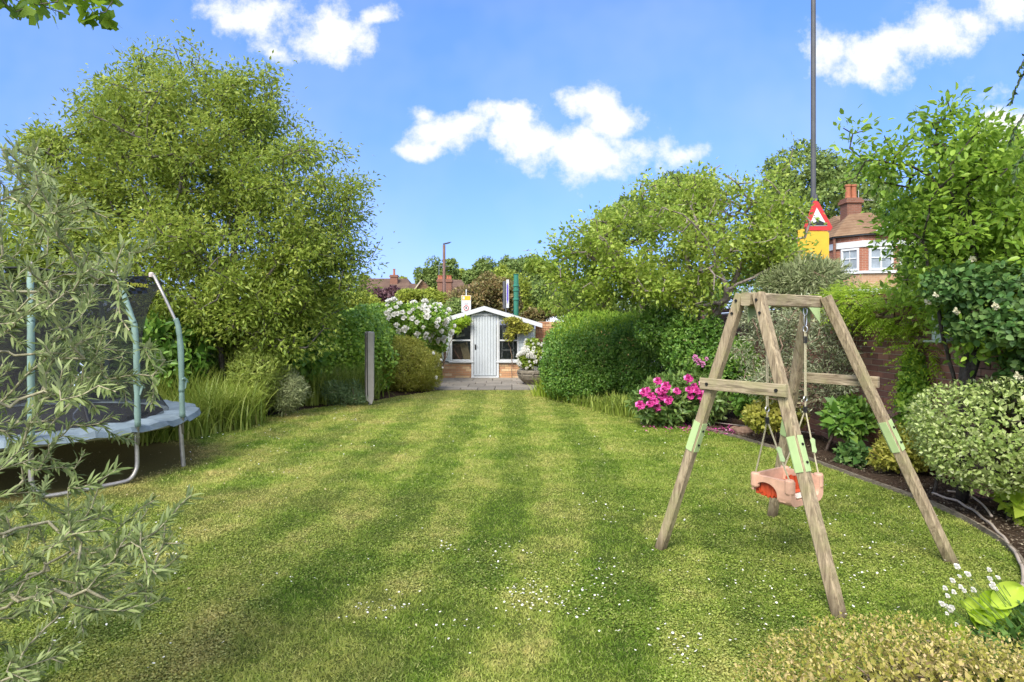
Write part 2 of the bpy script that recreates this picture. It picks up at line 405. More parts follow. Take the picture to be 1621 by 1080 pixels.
# ================================================================== ground
LAWN_R = [(.66, 15.55), (.80, 14.4), (1.25, 13.1), (1.75, 12.2), (2.4, 11.2), (3.08, 9.35), (3.5, 7.8), (3.68, 6.3), (3.78, 5.3), (3.62, 4.45), (3.32, 3.9), (2.9, 3.5), (2.35, 3.15), (1.75, 2.85), (1.15, 2.45), (.75, 1.9), (.62, 1.2), (.6, -.5)]
LAWN_L = [(-7.6, -.5), (-7.6, 6.8), (-7.0, 8.6), (-5.6, 9.0), (-4.9, 9.3), (-4.6, 10.2), (-4.35, 11.3), (-3.8, 12.3), (-3.1, 13.1), (-2.7, 14.1), (-2.15, 15.0), (-1.97, 15.55)]
def smooth_line(P, k=6):
    P = [np.array(p, float) for p in P]; out = []
    for i in range(len(P) - 1):
        a, b, c, d = P[max(i-1, 0)], P[i], P[i+1], P[min(i+2, len(P)-1)]
        for j in range(k):
            u = j/k; out.append(.5*((2*b) + (-a+c)*u + (2*a-5*b+4*c-d)*u*u + (-a+3*b-3*c+d)*u**3))
    out.append(P[-1]); return np.array(out)
LR, LL = smooth_line(LAWN_R), smooth_line(LAWN_L)
POLY = np.concatenate([LL, LR])
def inside(x, y, poly=POLY):
    c = np.zeros(len(x), bool); n = len(poly); j = n - 1
    for i in range(n):
        xi, yi = poly[i]; xj, yj = poly[j]
        c ^= ((yi > y) != (yj > y)) & (x < (xj-xi)*(y-yi)/(yj-yi+1e-12) + xi); j = i
    return c
def lawn_nodes(t):
    pos = t.n('NewGeometry').outputs['Position']; s = t.n('SeparateXYZ'); t.set(s, 0, pos); x, y = s.outputs[0], s.outputs[1]
    flat = t.n('CombineXYZ'); t.set(flat, 0, x); t.set(flat, 1, y); fl = flat.outputs[0]
    b = t.math('MAXIMUM', t.math('SUBTRACT', 7.0, y), 0.0)
    u = t.math('ADD', x, t.math('MULTIPLY', t.math('MULTIPLY', b, b), .034))
    wob = t.math('MULTIPLY', t.math('SUBTRACT', t.noise(.9, fl, 3), .5), .6)
    u = t.math('ADD', u, wob)
    w = t.math('SINE', t.math('MULTIPLY', t.math('SUBTRACT', u, .30), 2*PI/.92))
    st = t.n('MapRange', interpolation_type='SMOOTHSTEP', i_0=w, i_1=-.55, i_2=.55).outputs[0]
    fade = t.n('MapRange', interpolation_type='SMOOTHSTEP', i_0=x, i_1=1.1, i_2=2.2).outputs[0]
    st = t.mix(fade, st, .45)
    n1 = t.noise(.55, fl, 5, .62); n2 = t.noise(2.6, fl, 5, .7); n3 = t.noise(11, fl, 4, .7)
    f = t.math('ADD', t.math('MULTIPLY', st, .33), t.math('MULTIPLY', t.math('SUBTRACT', n2, .5), 1.35))
    f = t.math('ADD', f, t.math('MULTIPLY', t.math('SUBTRACT', n1, .5), 1.1))
    f = t.math('ADD', f, t.math('MULTIPLY', t.math('SUBTRACT', n3, .5), .7))
    f = t.math('ADD', f, .215)
    c = t.ramp(f, [(.0, (.09, .17, .018)), (.24, (.165, .26, .03)), (.48, (.285, .365, .065)), (.70, (.43, .45, .13)), (1, (.62, .53, .23))])
    left = t.n('MapRange', i_0=x, i_1=-.8, i_2=-4.0).outputs[0]
    left = t.math('MAXIMUM', left, t.math('MULTIPLY', t.n('MapRange', i_0=y, i_1=4.2, i_2=2.4).outputs[0], t.n('MapRange', i_0=x, i_1=-.2, i_2=-1.6).outputs[0]))
    dryf = t.math('MULTIPLY', t.ramp(t.noise(1.1, fl, 5, .65, .6), [(.40, 0.0), (.66, 1.0)]), t.math('ADD', t.math('MULTIPLY', left, .75), .26))
    c = t.mix(t.math('MULTIPLY', dryf, .8), c, (.48, .37, .17))
    far = t.n('MapRange', i_0=y, i_1=9.5, i_2=15.0).outputs[0]
    c = t.mix(t.math('MULTIPLY', far, t.math('MULTIPLY', t.noise(.8, fl, 4), .8)), c, (.46, .40, .16))
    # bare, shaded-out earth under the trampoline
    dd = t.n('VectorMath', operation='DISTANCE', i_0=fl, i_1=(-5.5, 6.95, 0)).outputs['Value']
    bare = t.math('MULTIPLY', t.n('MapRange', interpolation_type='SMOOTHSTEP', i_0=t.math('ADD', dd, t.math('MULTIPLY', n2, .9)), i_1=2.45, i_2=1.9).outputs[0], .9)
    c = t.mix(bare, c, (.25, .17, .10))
    return c, fl
t = NT('lawn'); c, fl = lawn_nodes(t)
fine = t.noise(70, fl, 4, .75); fine2 = t.n('TexVoronoi', i_Scale=55.0); t.set(fine2, 'Vector', fl)
c = t.mix(.55, c, t.mix(t.ramp(fine, [(.35, 0.0), (.65, 1.0)]), (.05, .09, .01), (.36, .38, .13)), 'SOFT_LIGHT')
c = t.mix(t.ramp(fine2.outputs[0], [(.2, 0.0), (.6, .35)]), c, (.05, .085, .012))
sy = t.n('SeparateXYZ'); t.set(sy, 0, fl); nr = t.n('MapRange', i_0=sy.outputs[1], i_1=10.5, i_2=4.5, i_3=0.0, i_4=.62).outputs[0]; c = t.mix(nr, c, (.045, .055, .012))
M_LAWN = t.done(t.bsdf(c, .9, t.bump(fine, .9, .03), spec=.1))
t = NT('grass_blades'); c, fl = lawn_nodes(t); geo = t.n('NewGeometry'); r = geo.outputs['Random Per Island']
c = t.mix(t.ramp(r, [(0.0, .75), (.3, .15), (.7, .0), (1.0, .6)]), c, t.ramp(r, [(0.0, (.03, .085, .012)), (.5, (.2, .3, .03)), (1.0, (.55, .55, .24))]))
c = t.mix(1.0, c, (1.25, 1.22, 1.1), 'MULTIPLY')
b = t.bsdf(c, .6, spec=.2); tr = t.n('BsdfTranslucent'); t.set(tr, 0, c); ms = t.n('MixShader'); t.set(ms, 0, .4)
t.t.links.new(b, ms.inputs[1]); t.t.links.new(tr.outputs[0], ms.inputs[2]); M_BLADE = t.done(ms.outputs[0])

t = NT('earth'); p = t.n('NewGeometry').outputs['Position']
n1, n2 = t.noise(1.2, p, 4), t.noise(26, p, 6, .75)
c = t.mix(t.ramp(n2, [(.35, 0.0), (.68, 1.0)]), (.035, .022, .014), (.12, .080, .052)); c = t.mix(t.ramp(n1, [(.45, 0.0), (.8, .4)]), c, (.14, .10, .065))
M_SOIL = t.done(t.bsdf(c, .95, t.bump(n2, 1.0, .05), spec=.1))
t = NT('far_ground'); p = t.n('NewGeometry').outputs['Position']
c = t.mix(t.noise(.3, p, 4), (.05, .075, .02), (.10, .11, .05)); M_GROUND = t.done(t.bsdf(c, .95, spec=.1))
M_ROAD = paint('asphalt', (.06, .06, .062), .9, 0, .2, 3, .5)

gv, gf = [], []
for r_ in (0, 3, 8, 16, 40, 120, 400, 1500): gv.append(r_)
V = [(0, 8, -.06)]; Fq = []; n = 32
for i, r_ in enumerate(gv[1:]):
    for k in range(n): V.append((r_*math.cos(2*PI*k/n), 8 + r_*math.sin(2*PI*k/n), -.06))
tri = [(0, 1 + k, 1 + (k+1) % n) for k in range(n)]
for i in range(len(gv) - 2):
    for k in range(n): Fq.append((1+i*n+k, 1+(i+1)*n+k, 1+(i+1)*n+(k+1) % n, 1+i*n+(k+1) % n))
tag(link('ground', mesh('ground', V, [tri, Fq]), M_GROUND), kind='structure')
# lawn: gently uneven sheet cut to its outline
b_ = MB(); me = bpy.data.meshes.new('lawn'); me.from_pydata([(x, y, 0) for x, y in POLY], [], [list(range(len(POLY)))]); me.update()
tag(link('lawn', me, M_LAWN), kind='structure')
def bed(name, L, R, nx, label_mat, amp=.05, z0=-.03):
    """a strip of turned earth between two polylines of equal length"""
    L, R = np.array(L), np.array(R); m = len(L); sn = SinNoise(3, 20, 3, 16); P = []
    for i in range(m):
        for j in range(nx + 1):
            q = L[i]*(1 - j/nx) + R[i]*j/nx; e = min(1, j/2.0)
            P.append((q[0], q[1], z0 + e*(.05 + amp*sn(np.array([[q[0], q[1], 0]]))[0])))
    Q = [(i*(nx+1)+j, i*(nx+1)+j+1, (i+1)*(nx+1)+j+1, (i+1)*(nx+1)+j) for i in range(m-1) for j in range(nx)]
    return tag(link(name, mesh(name, P, [Q], True), label_mat), kind='structure')
WX = 4.5                                                    # inner face of the garden wall
Lr = smooth_line(LAWN_R[:14], 10); Lr[:, 0] += .01
Rr = np.array([(WX + .05 + max(0, 3.9 - y)*.8, y) for x, y in Lr]); bed('soil_bed_right', Lr, Rr, 26, M_SOIL)
Lf = smooth_line(LAWN_R[11:], 8); Rf = np.array([(5.4 - .6*i/len(Lf), 3.9 - 4.2*i/len(Lf)) for i in range(len(Lf))]); bed('soil_bed_front', Lf, Rf, 26, M_SOIL, .04, -.035)
Ll = smooth_line(LAWN_L[1:], 10); Rl = np.array([(-9.2, y + .0) for x, y in Ll]); bed('soil_bed_left', Ll[::-1], Rl[::-1], 22, M_SOIL, .05, -.02)
Lp = np.array([(-2.1, 15.6 + .2*i) for i in range(24)]); bed('soil_bed_back', Lp[::-1], np.array([(-9.2, y) for x, y in Lp])[::-1], 22, M_SOIL, .05, -.02)
Lp = np.array([(.72, 15.56 + .2*i) for i in range(24)]); bed('soil_bed_behind_hedge', Lp[::-1], np.array([(WX+.05, y) for x, y in Lp])[::-1], 16, M_SOIL, .05, -.02)

# patio flags, each slab a little different
M_SLAB = island('stone_slab', [(0, (.17, .15, .12)), (.5, (.25, .22, .18)), (1, (.33, .29, .235))], .9, 3, (50, .3), (.11, .10, .075))
pb = MB(); y = 15.6; k = 0
while y < 19.25:
    x = -2.25 + (.0 if k % 2 else -.3)
    while x < .9:
        w = random.choice([.45, .6, .75]); pb.box((x + w/2, y + .24, .0 + random.uniform(-.004, .004)), (w - .014, .466, .05), 0, .008); x += w
    y += .48; k += 1
tag(pb.build('patio', M_SLAB), kind='structure')
pb = MB(); pb.box((-.7, 17.45, -.035), (3.5, 3.9, .04)); tag(pb.build('patio_bedding', M_SOIL), kind='structure')
pb = MB(); pb.box((0, 27.6, -.02), (60, 6.0, .05)); tag(pb.build('road', M_ROAD), kind='structure')
pb = MB(); pb.box((0, 23.9, .03), (60, 1.4, .14)); tag(pb.build('pavement', paint('paving_grey', (.28, .27, .25), .9, 0, .15, 3, .3)), kind='structure')

# grass blades of the mown lawn
def blades(n, y0, y1, L, Wd, seed, dens_pow=1.6):
    r = np.random.default_rng(seed); u = r.uniform(0, 1, n*2)
    a = 1 - dens_pow
    y = (y0**a + u*(y1**a - y0**a))**(1/a); x = y*r.uniform(-.93, .93, n*2)
    ok = inside(x, y) & (np.hypot(x + 5.5, y - 6.95) > 1.5 + r.uniform(0, .5, n*2)); x, y = x[ok][:n], y[ok][:n]; n = len(x)
    clump = SinNoise(5, 20, 12, 40)(np.stack([x, y, x*0], 1))
    A = np.stack([r.normal(0, .75, n), r.normal(0, .75, n), np.ones(n)*.75], 1)
    s = (1 + .45*clump)*r.uniform(.6, 1.4, n)*(1 + .035*y)
    P = np.stack([x, y, np.full(n, -.002)], 1)
    return leaf_arrays(P, A, L*s, Wd*(1 + .09*y)*r.uniform(.7, 1.4, n), T_BLADE, rng=r)
Vs, Fs, off = [], [], 0
for args in ((330000, 2.3, 6.2, .018, .0042, 1, 1.2), (250000, 6.0, 15.4, .020, .0055, 2, 1.5)):
    V, G = blades(*args); Vs.append(V); Fs.append(G[3] + off); off += len(V)
# clover leaves: small flat rounded leaves among the blades
r = np.random.default_rng(9); n = 260000; y = 2.3 + 6.5*r.uniform(0, 1, n)**1.5; x = y*r.uniform(-.93, .93, n)
cm = SinNoise(8, 16, 1.2, 6)(np.stack([x, y, x*0], 1)) + SinNoise(18, 12, .5, 2)(np.stack([x, y, x*0], 1))*.6; ok = inside(x, y) & (cm > -.1) & (np.hypot(x + 5.5, y - 6.95) > 1.8); x, y = x[ok], y[ok]; n = len(x)
P = np.stack([x, y, r.uniform(.006, .020, n)], 1); V, G = leaf_arrays(P, np.stack([r.normal(size=n), r.normal(size=n), r.normal(0, .25, n)], 1), r.uniform(.009, .016, n), r.uniform(.008, .013, n), T_DIAMOND, np.tile([[0, 0, 1.]], (n, 1)), rng=r)
gr_me = mesh('grass', np.concatenate(Vs + [V]), [np.concatenate(Fs), G[4] + off])
tag(link('grass', gr_me, M_BLADE), 'short mown striped grass and clover of the lawn', 'grass', kind='stuff')

# daisies: little discs of petals, drifted as in the photograph
M_PETAL = paint('daisy_white', (.80, .79, .74), .6, 0, .08, 20, .1); M_YEL = paint('daisy_yellow', (.75, .52, .05), .7, 0, .1, 20, .1)
DR = [(455,916,26,7,9),(590,972,28,14,20),(625,965,14,8,8),(720,1000,30,18,18),(705,870,14,7,10),(785,880,26,12,26),(860,955,48,24,60),(830,945,20,14,30),(930,800,18,8,12),(975,825,26,8,14),(955,905,20,10,14),(980,940,40,16,12),(1100,1050,26,14,16),(1045,1020,30,12,12),
      (1240,900,90,50,40),(1400,820,90,40,40),(1180,690,120,30,30),(1220,740,60,30,30),(1350,760,60,40,40),(1400,930,90,40,28),(760,900,140,50,22),(640,690,160,30,50),(480,690,90,24,50),(520,650,60,14,46),(390,710,60,20,30),(1100,860,60,40,24),(245,870,70,28,60),(80,985,30,24,34),(250,1030,50,20,8),(1010,900,90,60,20),
      (700,640,90,14,40),(1060,700,90,20,24),(1440,880,60,20,18),(1150,1000,60,30,16),(1250,960,50,30,10)]
rr = np.random.default_rng(4); db, dy = [], []
Pd = []
for (px, py, sx, sy, k) in DR:
    for _ in range(int(k*.95)):
        q = gr(px + rr.normal()*sx, max(626, py + rr.normal()*sy)); Pd.append(q[:2])
Pd = np.array(Pd); Pd = Pd[inside(Pd[:, 0], Pd[:, 1])]
V, Fp, Fc = [], [], []
for (x, y) in Pd:
    far = 1 + max(0, y - 5)*.05; R = rr.uniform(.0045, .0085)*far; z = rr.uniform(.022, .036); tx, ty = rr.normal(size=2)*.25; b0 = len(V); m = 9
    for k in range(m*2):
        a_ = PI*k/m; q = R*(1 if k % 2 == 0 else .68); X, Y = q*math.cos(a_), q*math.sin(a_); V.append((x+X, y+Y, z + tx*X + ty*Y))
    V.append((x, y, z - .001)); Fp += [(b0+k, b0+(k+1) % (2*m), b0+2*m) for k in range(2*m)]
    b1 = len(V)
    for k in range(6): V.append((x + R*.3*math.cos(PI*k/3), y + R*.3*math.sin(PI*k/3), z + .002))
    Fc += [(b1, b1+1, b1+2), (b1, b1+2, b1+3), (b1, b1+3, b1+4), (b1, b1+4, b1+5)]
me = mesh('daisies', V, [np.array(Fp + Fc)], mi=[0]*len(Fp) + [1]*len(Fc))
tag(link('daisies', me, [M_PETAL, M_YEL]), 'small white daisies scattered through the lawn', 'daisies', kind='stuff')

# bark mulch and dropped leaves on the beds; clippings on the lawn
M_MULCH = island('mulch', [(0, (.03, .018, .012)), (.55, (.09, .055, .035)), (.9, (.17, .12, .08)), (1, (.42, .36, .24))], .95, 2)
r = np.random.default_rng(21); n = 42000
y = r.uniform(2.2, 11.5, n); x = r.uniform(1.0, 5.3, n); ok = ~inside(x, y) & (x < WX - .02 + np.maximum(0, 4.2-y)*.8) & (x < .95*y); x, y = x[ok], y[ok]; n = len(x)
P = np.stack([x, y, r.uniform(-.0, .055, n)], 1)
me_o = leaf_obj('bark_mulch', P, np.stack([r.normal(size=n), r.normal(size=n), r.normal(0, .3, n)], 1), r.uniform(.01, .035, n), r.uniform(.006, .02, n), M_MULCH, None, T_DIAMOND, np.tile([[0, 0, 1.]], (n, 1)))
tag(me_o, 'dark brown bark mulch and dead leaves on the beds', 'mulch', kind='stuff')
M_DEAD = island('dead_leaf', [(0, (.30, .20, .08)), (.6, (.48, .40, .20)), (1, (.62, .58, .40))], .8, 2)
n = 900; y = 2.6 + 12.5*r.uniform(0, 1, n)**.8; x = -5.5 + 9.0*r.uniform(0, 1, n)**1.5; ok = inside(x, y); x, y = x[ok], y[ok]; n = len(x)
tag(leaf_obj('fallen_leaves', np.stack([x, y, np.full(n, .026)], 1), np.stack([r.normal(size=n), r.normal(size=n), r.normal(0, .2, n)], 1), r.uniform(.012, .03, n), r.uniform(.008, .016, n), M_DEAD, None, T_FOLD, np.tile([[0, 0, 1.]], (n, 1))),
    'small dry fallen leaves lying on the lawn', 'fallen leaves', kind='stuff')
M_PINK = leafmat('peony_pink', [(.50, .025, .20), (.72, .06, .36), (.88, .22, .55), (.9, .45, .7)], .3, .5, 8)
n = 420; u = r.uniform(0, 1, n); px = 1015 + 150*u; py = 670 + 14*u + r.normal(0, 5, n); Q = np.array([gr(a_, b_) for a_, b_ in zip(px, py)]); Q[:, 2] = .03
tag(leaf_obj('fallen_petals', Q, rdir(n)*np.array([1, 1, .3]), .035, .028, M_PINK, None, T_BROAD, np.tile([[0, 0, 1.]], (n, 1))), 'magenta peony petals fallen on the bed edge', 'fallen petals', kind='stuff')

# lawn edging and hoses
M_EDGE = woodmat('edging_wood', (.10, .08, .055), (.25, .21, .15), (8, 8, 30))
e = MB(); pts = smooth_line(LAWN_R[2:12], 8)
for i in range(len(pts) - 1):
    a, b = pts[i], pts[i+1]; e.bar((a[0]+.02, a[1], .005), (b[0]+.02, b[1], .005), .018, .07)
tag(e.build('lawn_edging', M_EDGE), 'thin weathered timber strip edging the right side of the lawn', 'lawn edging')
M_HOSE = paint('hose_beige', (.36, .30, .24), .6, 0, .15, 8, .1)
hp = [gr(*p) for p in ((1470,787),(1510,800),(1545,822),(1575,850),(1598,880),(1612,912),(1608,948),(1590,985))]
h = MB(); h.tube([np.array([p[0]+.03, p[1], .035 + .006*math.sin(i)]) for i, p in enumerate(smooth_line(hp, 8))], .011, 8)
tag(h.build('garden_hose', M_HOSE, smooth=True), 'pale beige hose curving along the lawn edge at lower right', 'hose')
hp = [gr(*p) for p in ((1500,790),(1530,795),(1555,812),(1570,832))]
h = MB(); h.tube([np.array([p[0], p[1], .075]) for p in smooth_line(hp, 6)], .009, 8)
tag(h.build('garden_hose', M_HOSE, smooth=True), 'short grey length of pipe lying on the mulch inside the bed', 'hose')
hp = [gr(*p) for p in ((1080,668),(1130,676),(1180,682),(1240,688),(1290,694))]
h = MB(); h.tube([np.array([p[0], p[1], .075]) for p in smooth_line(hp, 6)], .008, 8)
tag(h.build('garden_hose', M_HOSE, smooth=True), 'thin watering pipe on the bare soil behind the swing', 'hose')

# ================================================================== garden swing
M_WOOD = woodmat('weathered_timber', (.15, .11, .065), (.44, .35, .22), (26, 26, 2.2), .85, (.27, .26, .11))
M_WOODX = woodmat('weathered_timber_rail', (.15, .11, .065), (.47, .38, .25), (2.2, 2.2, 26), .85, (.29, .28, .12))
M_LIME = paint('pale_green_steel', (.38, .50, .22), .45, 0, .10, 5, .05)
M_BOLT = paint('dark_bolt', (.035, .033, .03), .45, .7, .2, 30, .1)
M_ZINC = paint('zinc', (.55, .55, .54), .32, .9, .1, 30, .05)
FA, FB, FC, FD = gr(1330, 978), gr(1045, 868), gr(1508, 892), gr(1222, 817)
ML, MR = (FA+FB)/2, (FC+FD)/2; BD = unit(MR - ML); SD = unit(np.array([BD[1], -BD[0], 0]))    # SD points towards the camera side
TL, TR = ML + BD*.153, ML + BD*.875; ZT = 1.79
swing = thing('garden_swing', 'weathered timber A-frame garden swing with pale green leg brackets standing on the lawn', 'garden swing', tuple((ML+MR)/2))
b = MB(); b.bar(TL + BD*-.075 + np.array([0, 0, ZT]), TR + BD*.04 + np.array([0, 0, ZT]), .068, .085, segs=12, wob=.0012); b.build('beam', M_WOODX, swing)
LEGS = []
for foot, top, s, e in ((FA, TL, 1, -1), (FB, TL, -1, -1), (FC, TR, 1, 1), (FD, TR, -1, 1)):
    tp = top + SD*s*.062 + np.array([0, 0, ZT + .035]) + BD*e*.03
    f = foot + np.array([0, 0, -.01]); LEGS.append((f, tp, s, e))
    d = unit(tp - f); lb = MB()
    lb.bar(f, tp, .066, .066, up=BD, ch=.14, segs=26, wob=.0013); leg = lb.build('leg', M_WOOD, swing)
    # split sleeve: two green angle plates with a dark slot between, two bolts
    L = np.linalg.norm(tp - f); a, c = f + d*L*.415, f + d*L*.525
    t_, r_, u_ = lb.frame(a, c, BD); sl = MB()
    def plate(p, q, off_r, off_u, wr, wu): sl.bar(p + r_*off_r + u_*off_u, q + r_*off_r + u_*off_u, wr, wu, up=BD, ch=.2)
    for rr_ in (-1, 1):
        plate(a, c, rr_*.0365, 0, .005, .050); plate(a, c, 0, rr_*.0365, .050, .005)
    sl.bar(a, c, .0675, .0675, up=BD, ch=.3)
    sl.build('bracket', M_LIME, swing)
    for k in (.25, .75):
        for side in (-1, 1):
            for axis, off in ((r_, .039), (u_, .0392)):
                if off == .0392: continue
                q = a + (c - a)*k + axis*side*off; bo = MB(); bo.lathe([(.0085, 0), (.0085, .005), (.005, .006), (.005, .010), (0, .010)], (0, 0, 0), 8)
                R_ = Vector(axis*side).to_track_quat('Z', 'Y').to_matrix(); bo.V = [np.array([np.array(R_ @ Vector(v)) + q for v in bo.V[0]])]; bo.build('bolt', M_BOLT, swing)
    for k in (.06, .02): 
        q = tp - d*k*2.2; bo = MB(); bo.tube([q + BD*e*.036, q + BD*e*.043], .009, 8); bo.build('bolt', M_BOLT, swing)
for (i, j, e) in ((0, 1, -1), (2, 3, 1)):
    A_, B_ = [LEGS[k][0] + (LEGS[k][1]-LEGS[k][0])*.672 for k in (i, j)]; dd = unit(B_-A_)
    o_ = BD*e*.050
    c = MB(); c.bar(A_ - dd*.06 + o_, B_ + dd*.06 + o_, .030, .078, segs=10, wob=.001); c.build('cross_brace', M_WOODX, swing)
    for q in (A_, B_):
        bo = MB(); bo.tube([q + o_ - BD*.022, q + o_ + BD*.022], .011, 10); bo.build('bolt', M_BOLT, swing)
for T_, e in ((TL, -1), (TR, 1)):                      # triangular green gussets under the beam
    gq = MB()
    for s in (-1, 1):
        o = T_ + np.array([0, 0, ZT - .043]) + SD*s*.036 - BD*e*.0
        gq.prism([(0, 0), (-.14*e, 0), (0, -.11)] if e > 0 else [(0, 0), (0, -.11), (.14, 0)], o, BD, np.array([0, 0, 1.]), .004)
    gq.build('gusset', M_LIME, swing)

# ---- toddler seat hanging from the beam
M_SEAT = paint('faded_salmon_plastic', (.56, .33, .22), .6, 0, .25, 7, .1)
M_SEATR = paint('orange_red_plastic', (.45, .065, .02), .5, 0, .2, 7, .1)
M_ROPE = woodmat('rope', (.30, .26, .15), (.56, .51, .34), (140, 140, 90), .9)
M_RUB = paint('black_rubber', (.02, .02, .02), .6)
HL, HR = ML + BD*.311, ML + BD*.758; mid = (HL + HR)/2 + np.array([0, 0, .45])
seat = thing('swing_seat', 'faded salmon plastic toddler swing seat hanging on ropes from the timber frame', 'swing seat', tuple(mid))
X_, Y_, Z_ = BD, SD, np.array([0, 0, 1.])
KY, KZ = .90, .86
def S(x, y, z): return mid + X_*x + Y_*y*KY + Z_*(z*KZ + .01)
hw = .170
def sweep(b, prof, path, nrm):
    pass
for s in (-1, 1):                                       # arched side panels
    b = MB(); out = [(-.16, .155), (-.16, .035)]
    for k in range(13):
        a_ = PI*k/12; out.append((-.045 - .098*math.cos(a_), .03 + .082*math.sin(a_)))
    out += [(.075, -.01), (.12, -.01), (.15, .02), (.15, .145), (.135, .155)]
    o = S(s*hw - (.014 if s > 0 else .014), 0, 0)
    b.prism(out, S(s*hw + (.017 if s < 0 else .017), 0, 0), Y_*KY, Z_*KZ, .034); b.build('side_panel', M_SEAT, seat)
b = MB()                                                # ribbed bucket between the panels
m, nx = 22, 8; P = []
for i in range(m + 1):
    a_ = i/m; y = -.15 + .24*a_; z = .012 + .045*math.cos(PI*2*a_)*.5 + (.02 if i % 3 == 0 else 0)
    for j in range(nx + 1): P.append(S((-1 + 2*j/nx)*(hw - .004), y, z + .0))
Fq = [(i*(nx+1)+j, i*(nx+1)+j+1, (i+1)*(nx+1)+j+1, (i+1)*(nx+1)+j) for i in range(m) for j in range(nx)]
b.add(P, Fq)
for s in (-1, 1):                                       # ribbed infill of each arch
    P = []
    for i in range(19):
        y = -.145 + .20*i/18; zt = .03 + .082*math.sqrt(max(0, 1 - ((y + .045)/.1)**2)); ins = .012 + .010*(1 if (i // 2) % 2 else 0)
        P += [S(s*(hw - ins), y, .004 + .012*math.sin(PI*i/18)*-1), S(s*(hw - ins), y, zt + .006)]
    b.add(P, [(2*i, 2*i+1, 2*i+3, 2*i+2) for i in range(18)])
b.build('bucket', M_SEATR, seat)
b = MB()                                                # rounded U trough at the front and raised back
Uo = [(-hw-.02, .15), (-hw-.02, .02)] + [(-hw-.02 + .06 - .06*math.cos(PI/2*k/5), .02 - .06*math.sin(PI/2*k/5)) for k in range(1, 6)]
Uo = Uo + [(-x, z) for x, z in reversed(Uo)]
Ui = [(-hw+.03, .15), (-hw+.03, .045)] + [(-hw+.03 + .04 - .04*math.cos(PI/2*k/5), .045 - .04*math.sin(PI/2*k/5)) for k in range(1, 6)]
Ui = Ui + [(-x, z) for x, z in reversed(Ui)]
nU = len(Uo)
for y0, y1 in ((.055, .165),):
    P = [S(x, y0, z) for x, z in Uo] + [S(x, y0, z) for x, z in Ui] + [S(x, y1, z) for x, z in Uo] + [S(x, y1, z) for x, z in Ui]
    Fq = []
    for i in range(nU - 1):
        Fq += [(i, i+1, nU+i+1, nU+i), (2*nU+i, 3*nU+i, 3*nU+i+1, 2*nU+i+1), (i, 2*nU+i, 2*nU+i+1, i+1), (nU+i, nU+i+1, 3*nU+i+1, 3*nU+i)]
    Fq += [(0, nU, 3*nU, 2*nU), (nU-1, 3*nU-1, 4*nU-1, 2*nU-1)]
    b.add(P, Fq)
b.build('seat_shell', M_SEAT, seat)
for sx in (-1, 1):
    for sy in (-1, 1):
        b = MB(); c = S(sx*hw, sy*.14, 0)
        b.lathe([(.026, .05), (.031, .06), (.031, .136), (.026, .146), (.012, .148)], c, 14); b.build('corner_post', M_SEAT, seat, smooth=False)
b = MB(); b.prism([(-hw+.02, .0), (hw-.02, .0), (hw-.02, .13), (.12, .165), (-.12, .165), (-hw+.02, .13)], S(0, -.155, 0), X_, Z_*KZ, .022); b.build('backrest', M_SEAT, seat)
b = MB(); b.box(tuple(S(0, .10, .02)), (.20, .10, .012), math.atan2(BD[1], BD[0]), .004); b.build('seat_pad', paint('pale_pad', (.72, .60, .47), .6), seat)
for s, Hh in ((-1, HL), (1, HR)):
    top = np.array([Hh[0], Hh[1], ZT - .05]); ring = S(s*(hw+.0), 0, 0); ring = np.array([Hh[0], Hh[1], 1.10 if s > 0 else 1.06])
    knot = ring - Z_*.075
    b = MB()
    for o in (-.007, .007): b.tube([top - Z_*.16 + X_*o, ring + Z_*.02 + X_*o], .0045, 6)
    for k, sy in enumerate((-1, 1)):
        e = S(s*hw, sy*.14, .16); mdl = (knot + e)/2 + Z_*-.006
        b.tube([knot, mdl, e], .0055, 6)
    b.tube([ring - Z_*.015, knot], .006, 6)
    b.build('rope', M_ROPE, seat)
    for q, L in ((knot, .045), (top - Z_*.22, .05)):
        b = MB(); b.lathe([v for k in range(5) for v in ((.009, k*L/5), (.015, k*L/5 + .002), (.015, (k+1)*L/5 - .003), (.009, (k+1)*L/5 - .001))], q - Z_*(L/2), 10)
        b.build('rope_sleeve', M_RUB, seat)
    b = MB()
    def loop(c, ax, ay, rx, ry, r=.004, n=20): b.tube([c + ax*rx*math.cos(2*PI*k/n) + ay*ry*math.sin(2*PI*k/n) for k in range(n+1)], r, 6)
    loop(top - Z_*.02, Y_, Z_, .014, .03); b.tube([top + Z_*.06, top], .005, 8); b.build('hook', M_ZINC, seat)
    b = MB(); loop(top - Z_*.08, X_, Z_, .017, .045); b.build('carabiner', M_ZINC, seat)
    b = MB(); loop(top - Z_*.145, Y_, Z_, .016, .022); b.build('rope_ring', M_ZINC, seat); b = MB(); loop(ring, X_, Z_, .02, .02); b.build('rope_ring', M_ZINC, seat)
    b = MB(); e = S(s*hw, .14, .16); q = knot + (e - knot)*.55
    dv = unit(e - knot); sv = unit(np.cross(dv, Y_ if s < 0 else Y_))
    b.prism([(-.02, -.05), (.012, -.06), (.030, -.045), (.024, -.01), (.034, .03), (.012, .045), (-.02, .035), (-.012, 0)], q - Y_*.0 , X_, dv*-1, .006)
    b.build('rope_clip', paint('pale_green_plastic', (.42, .55, .26), .5), seat)

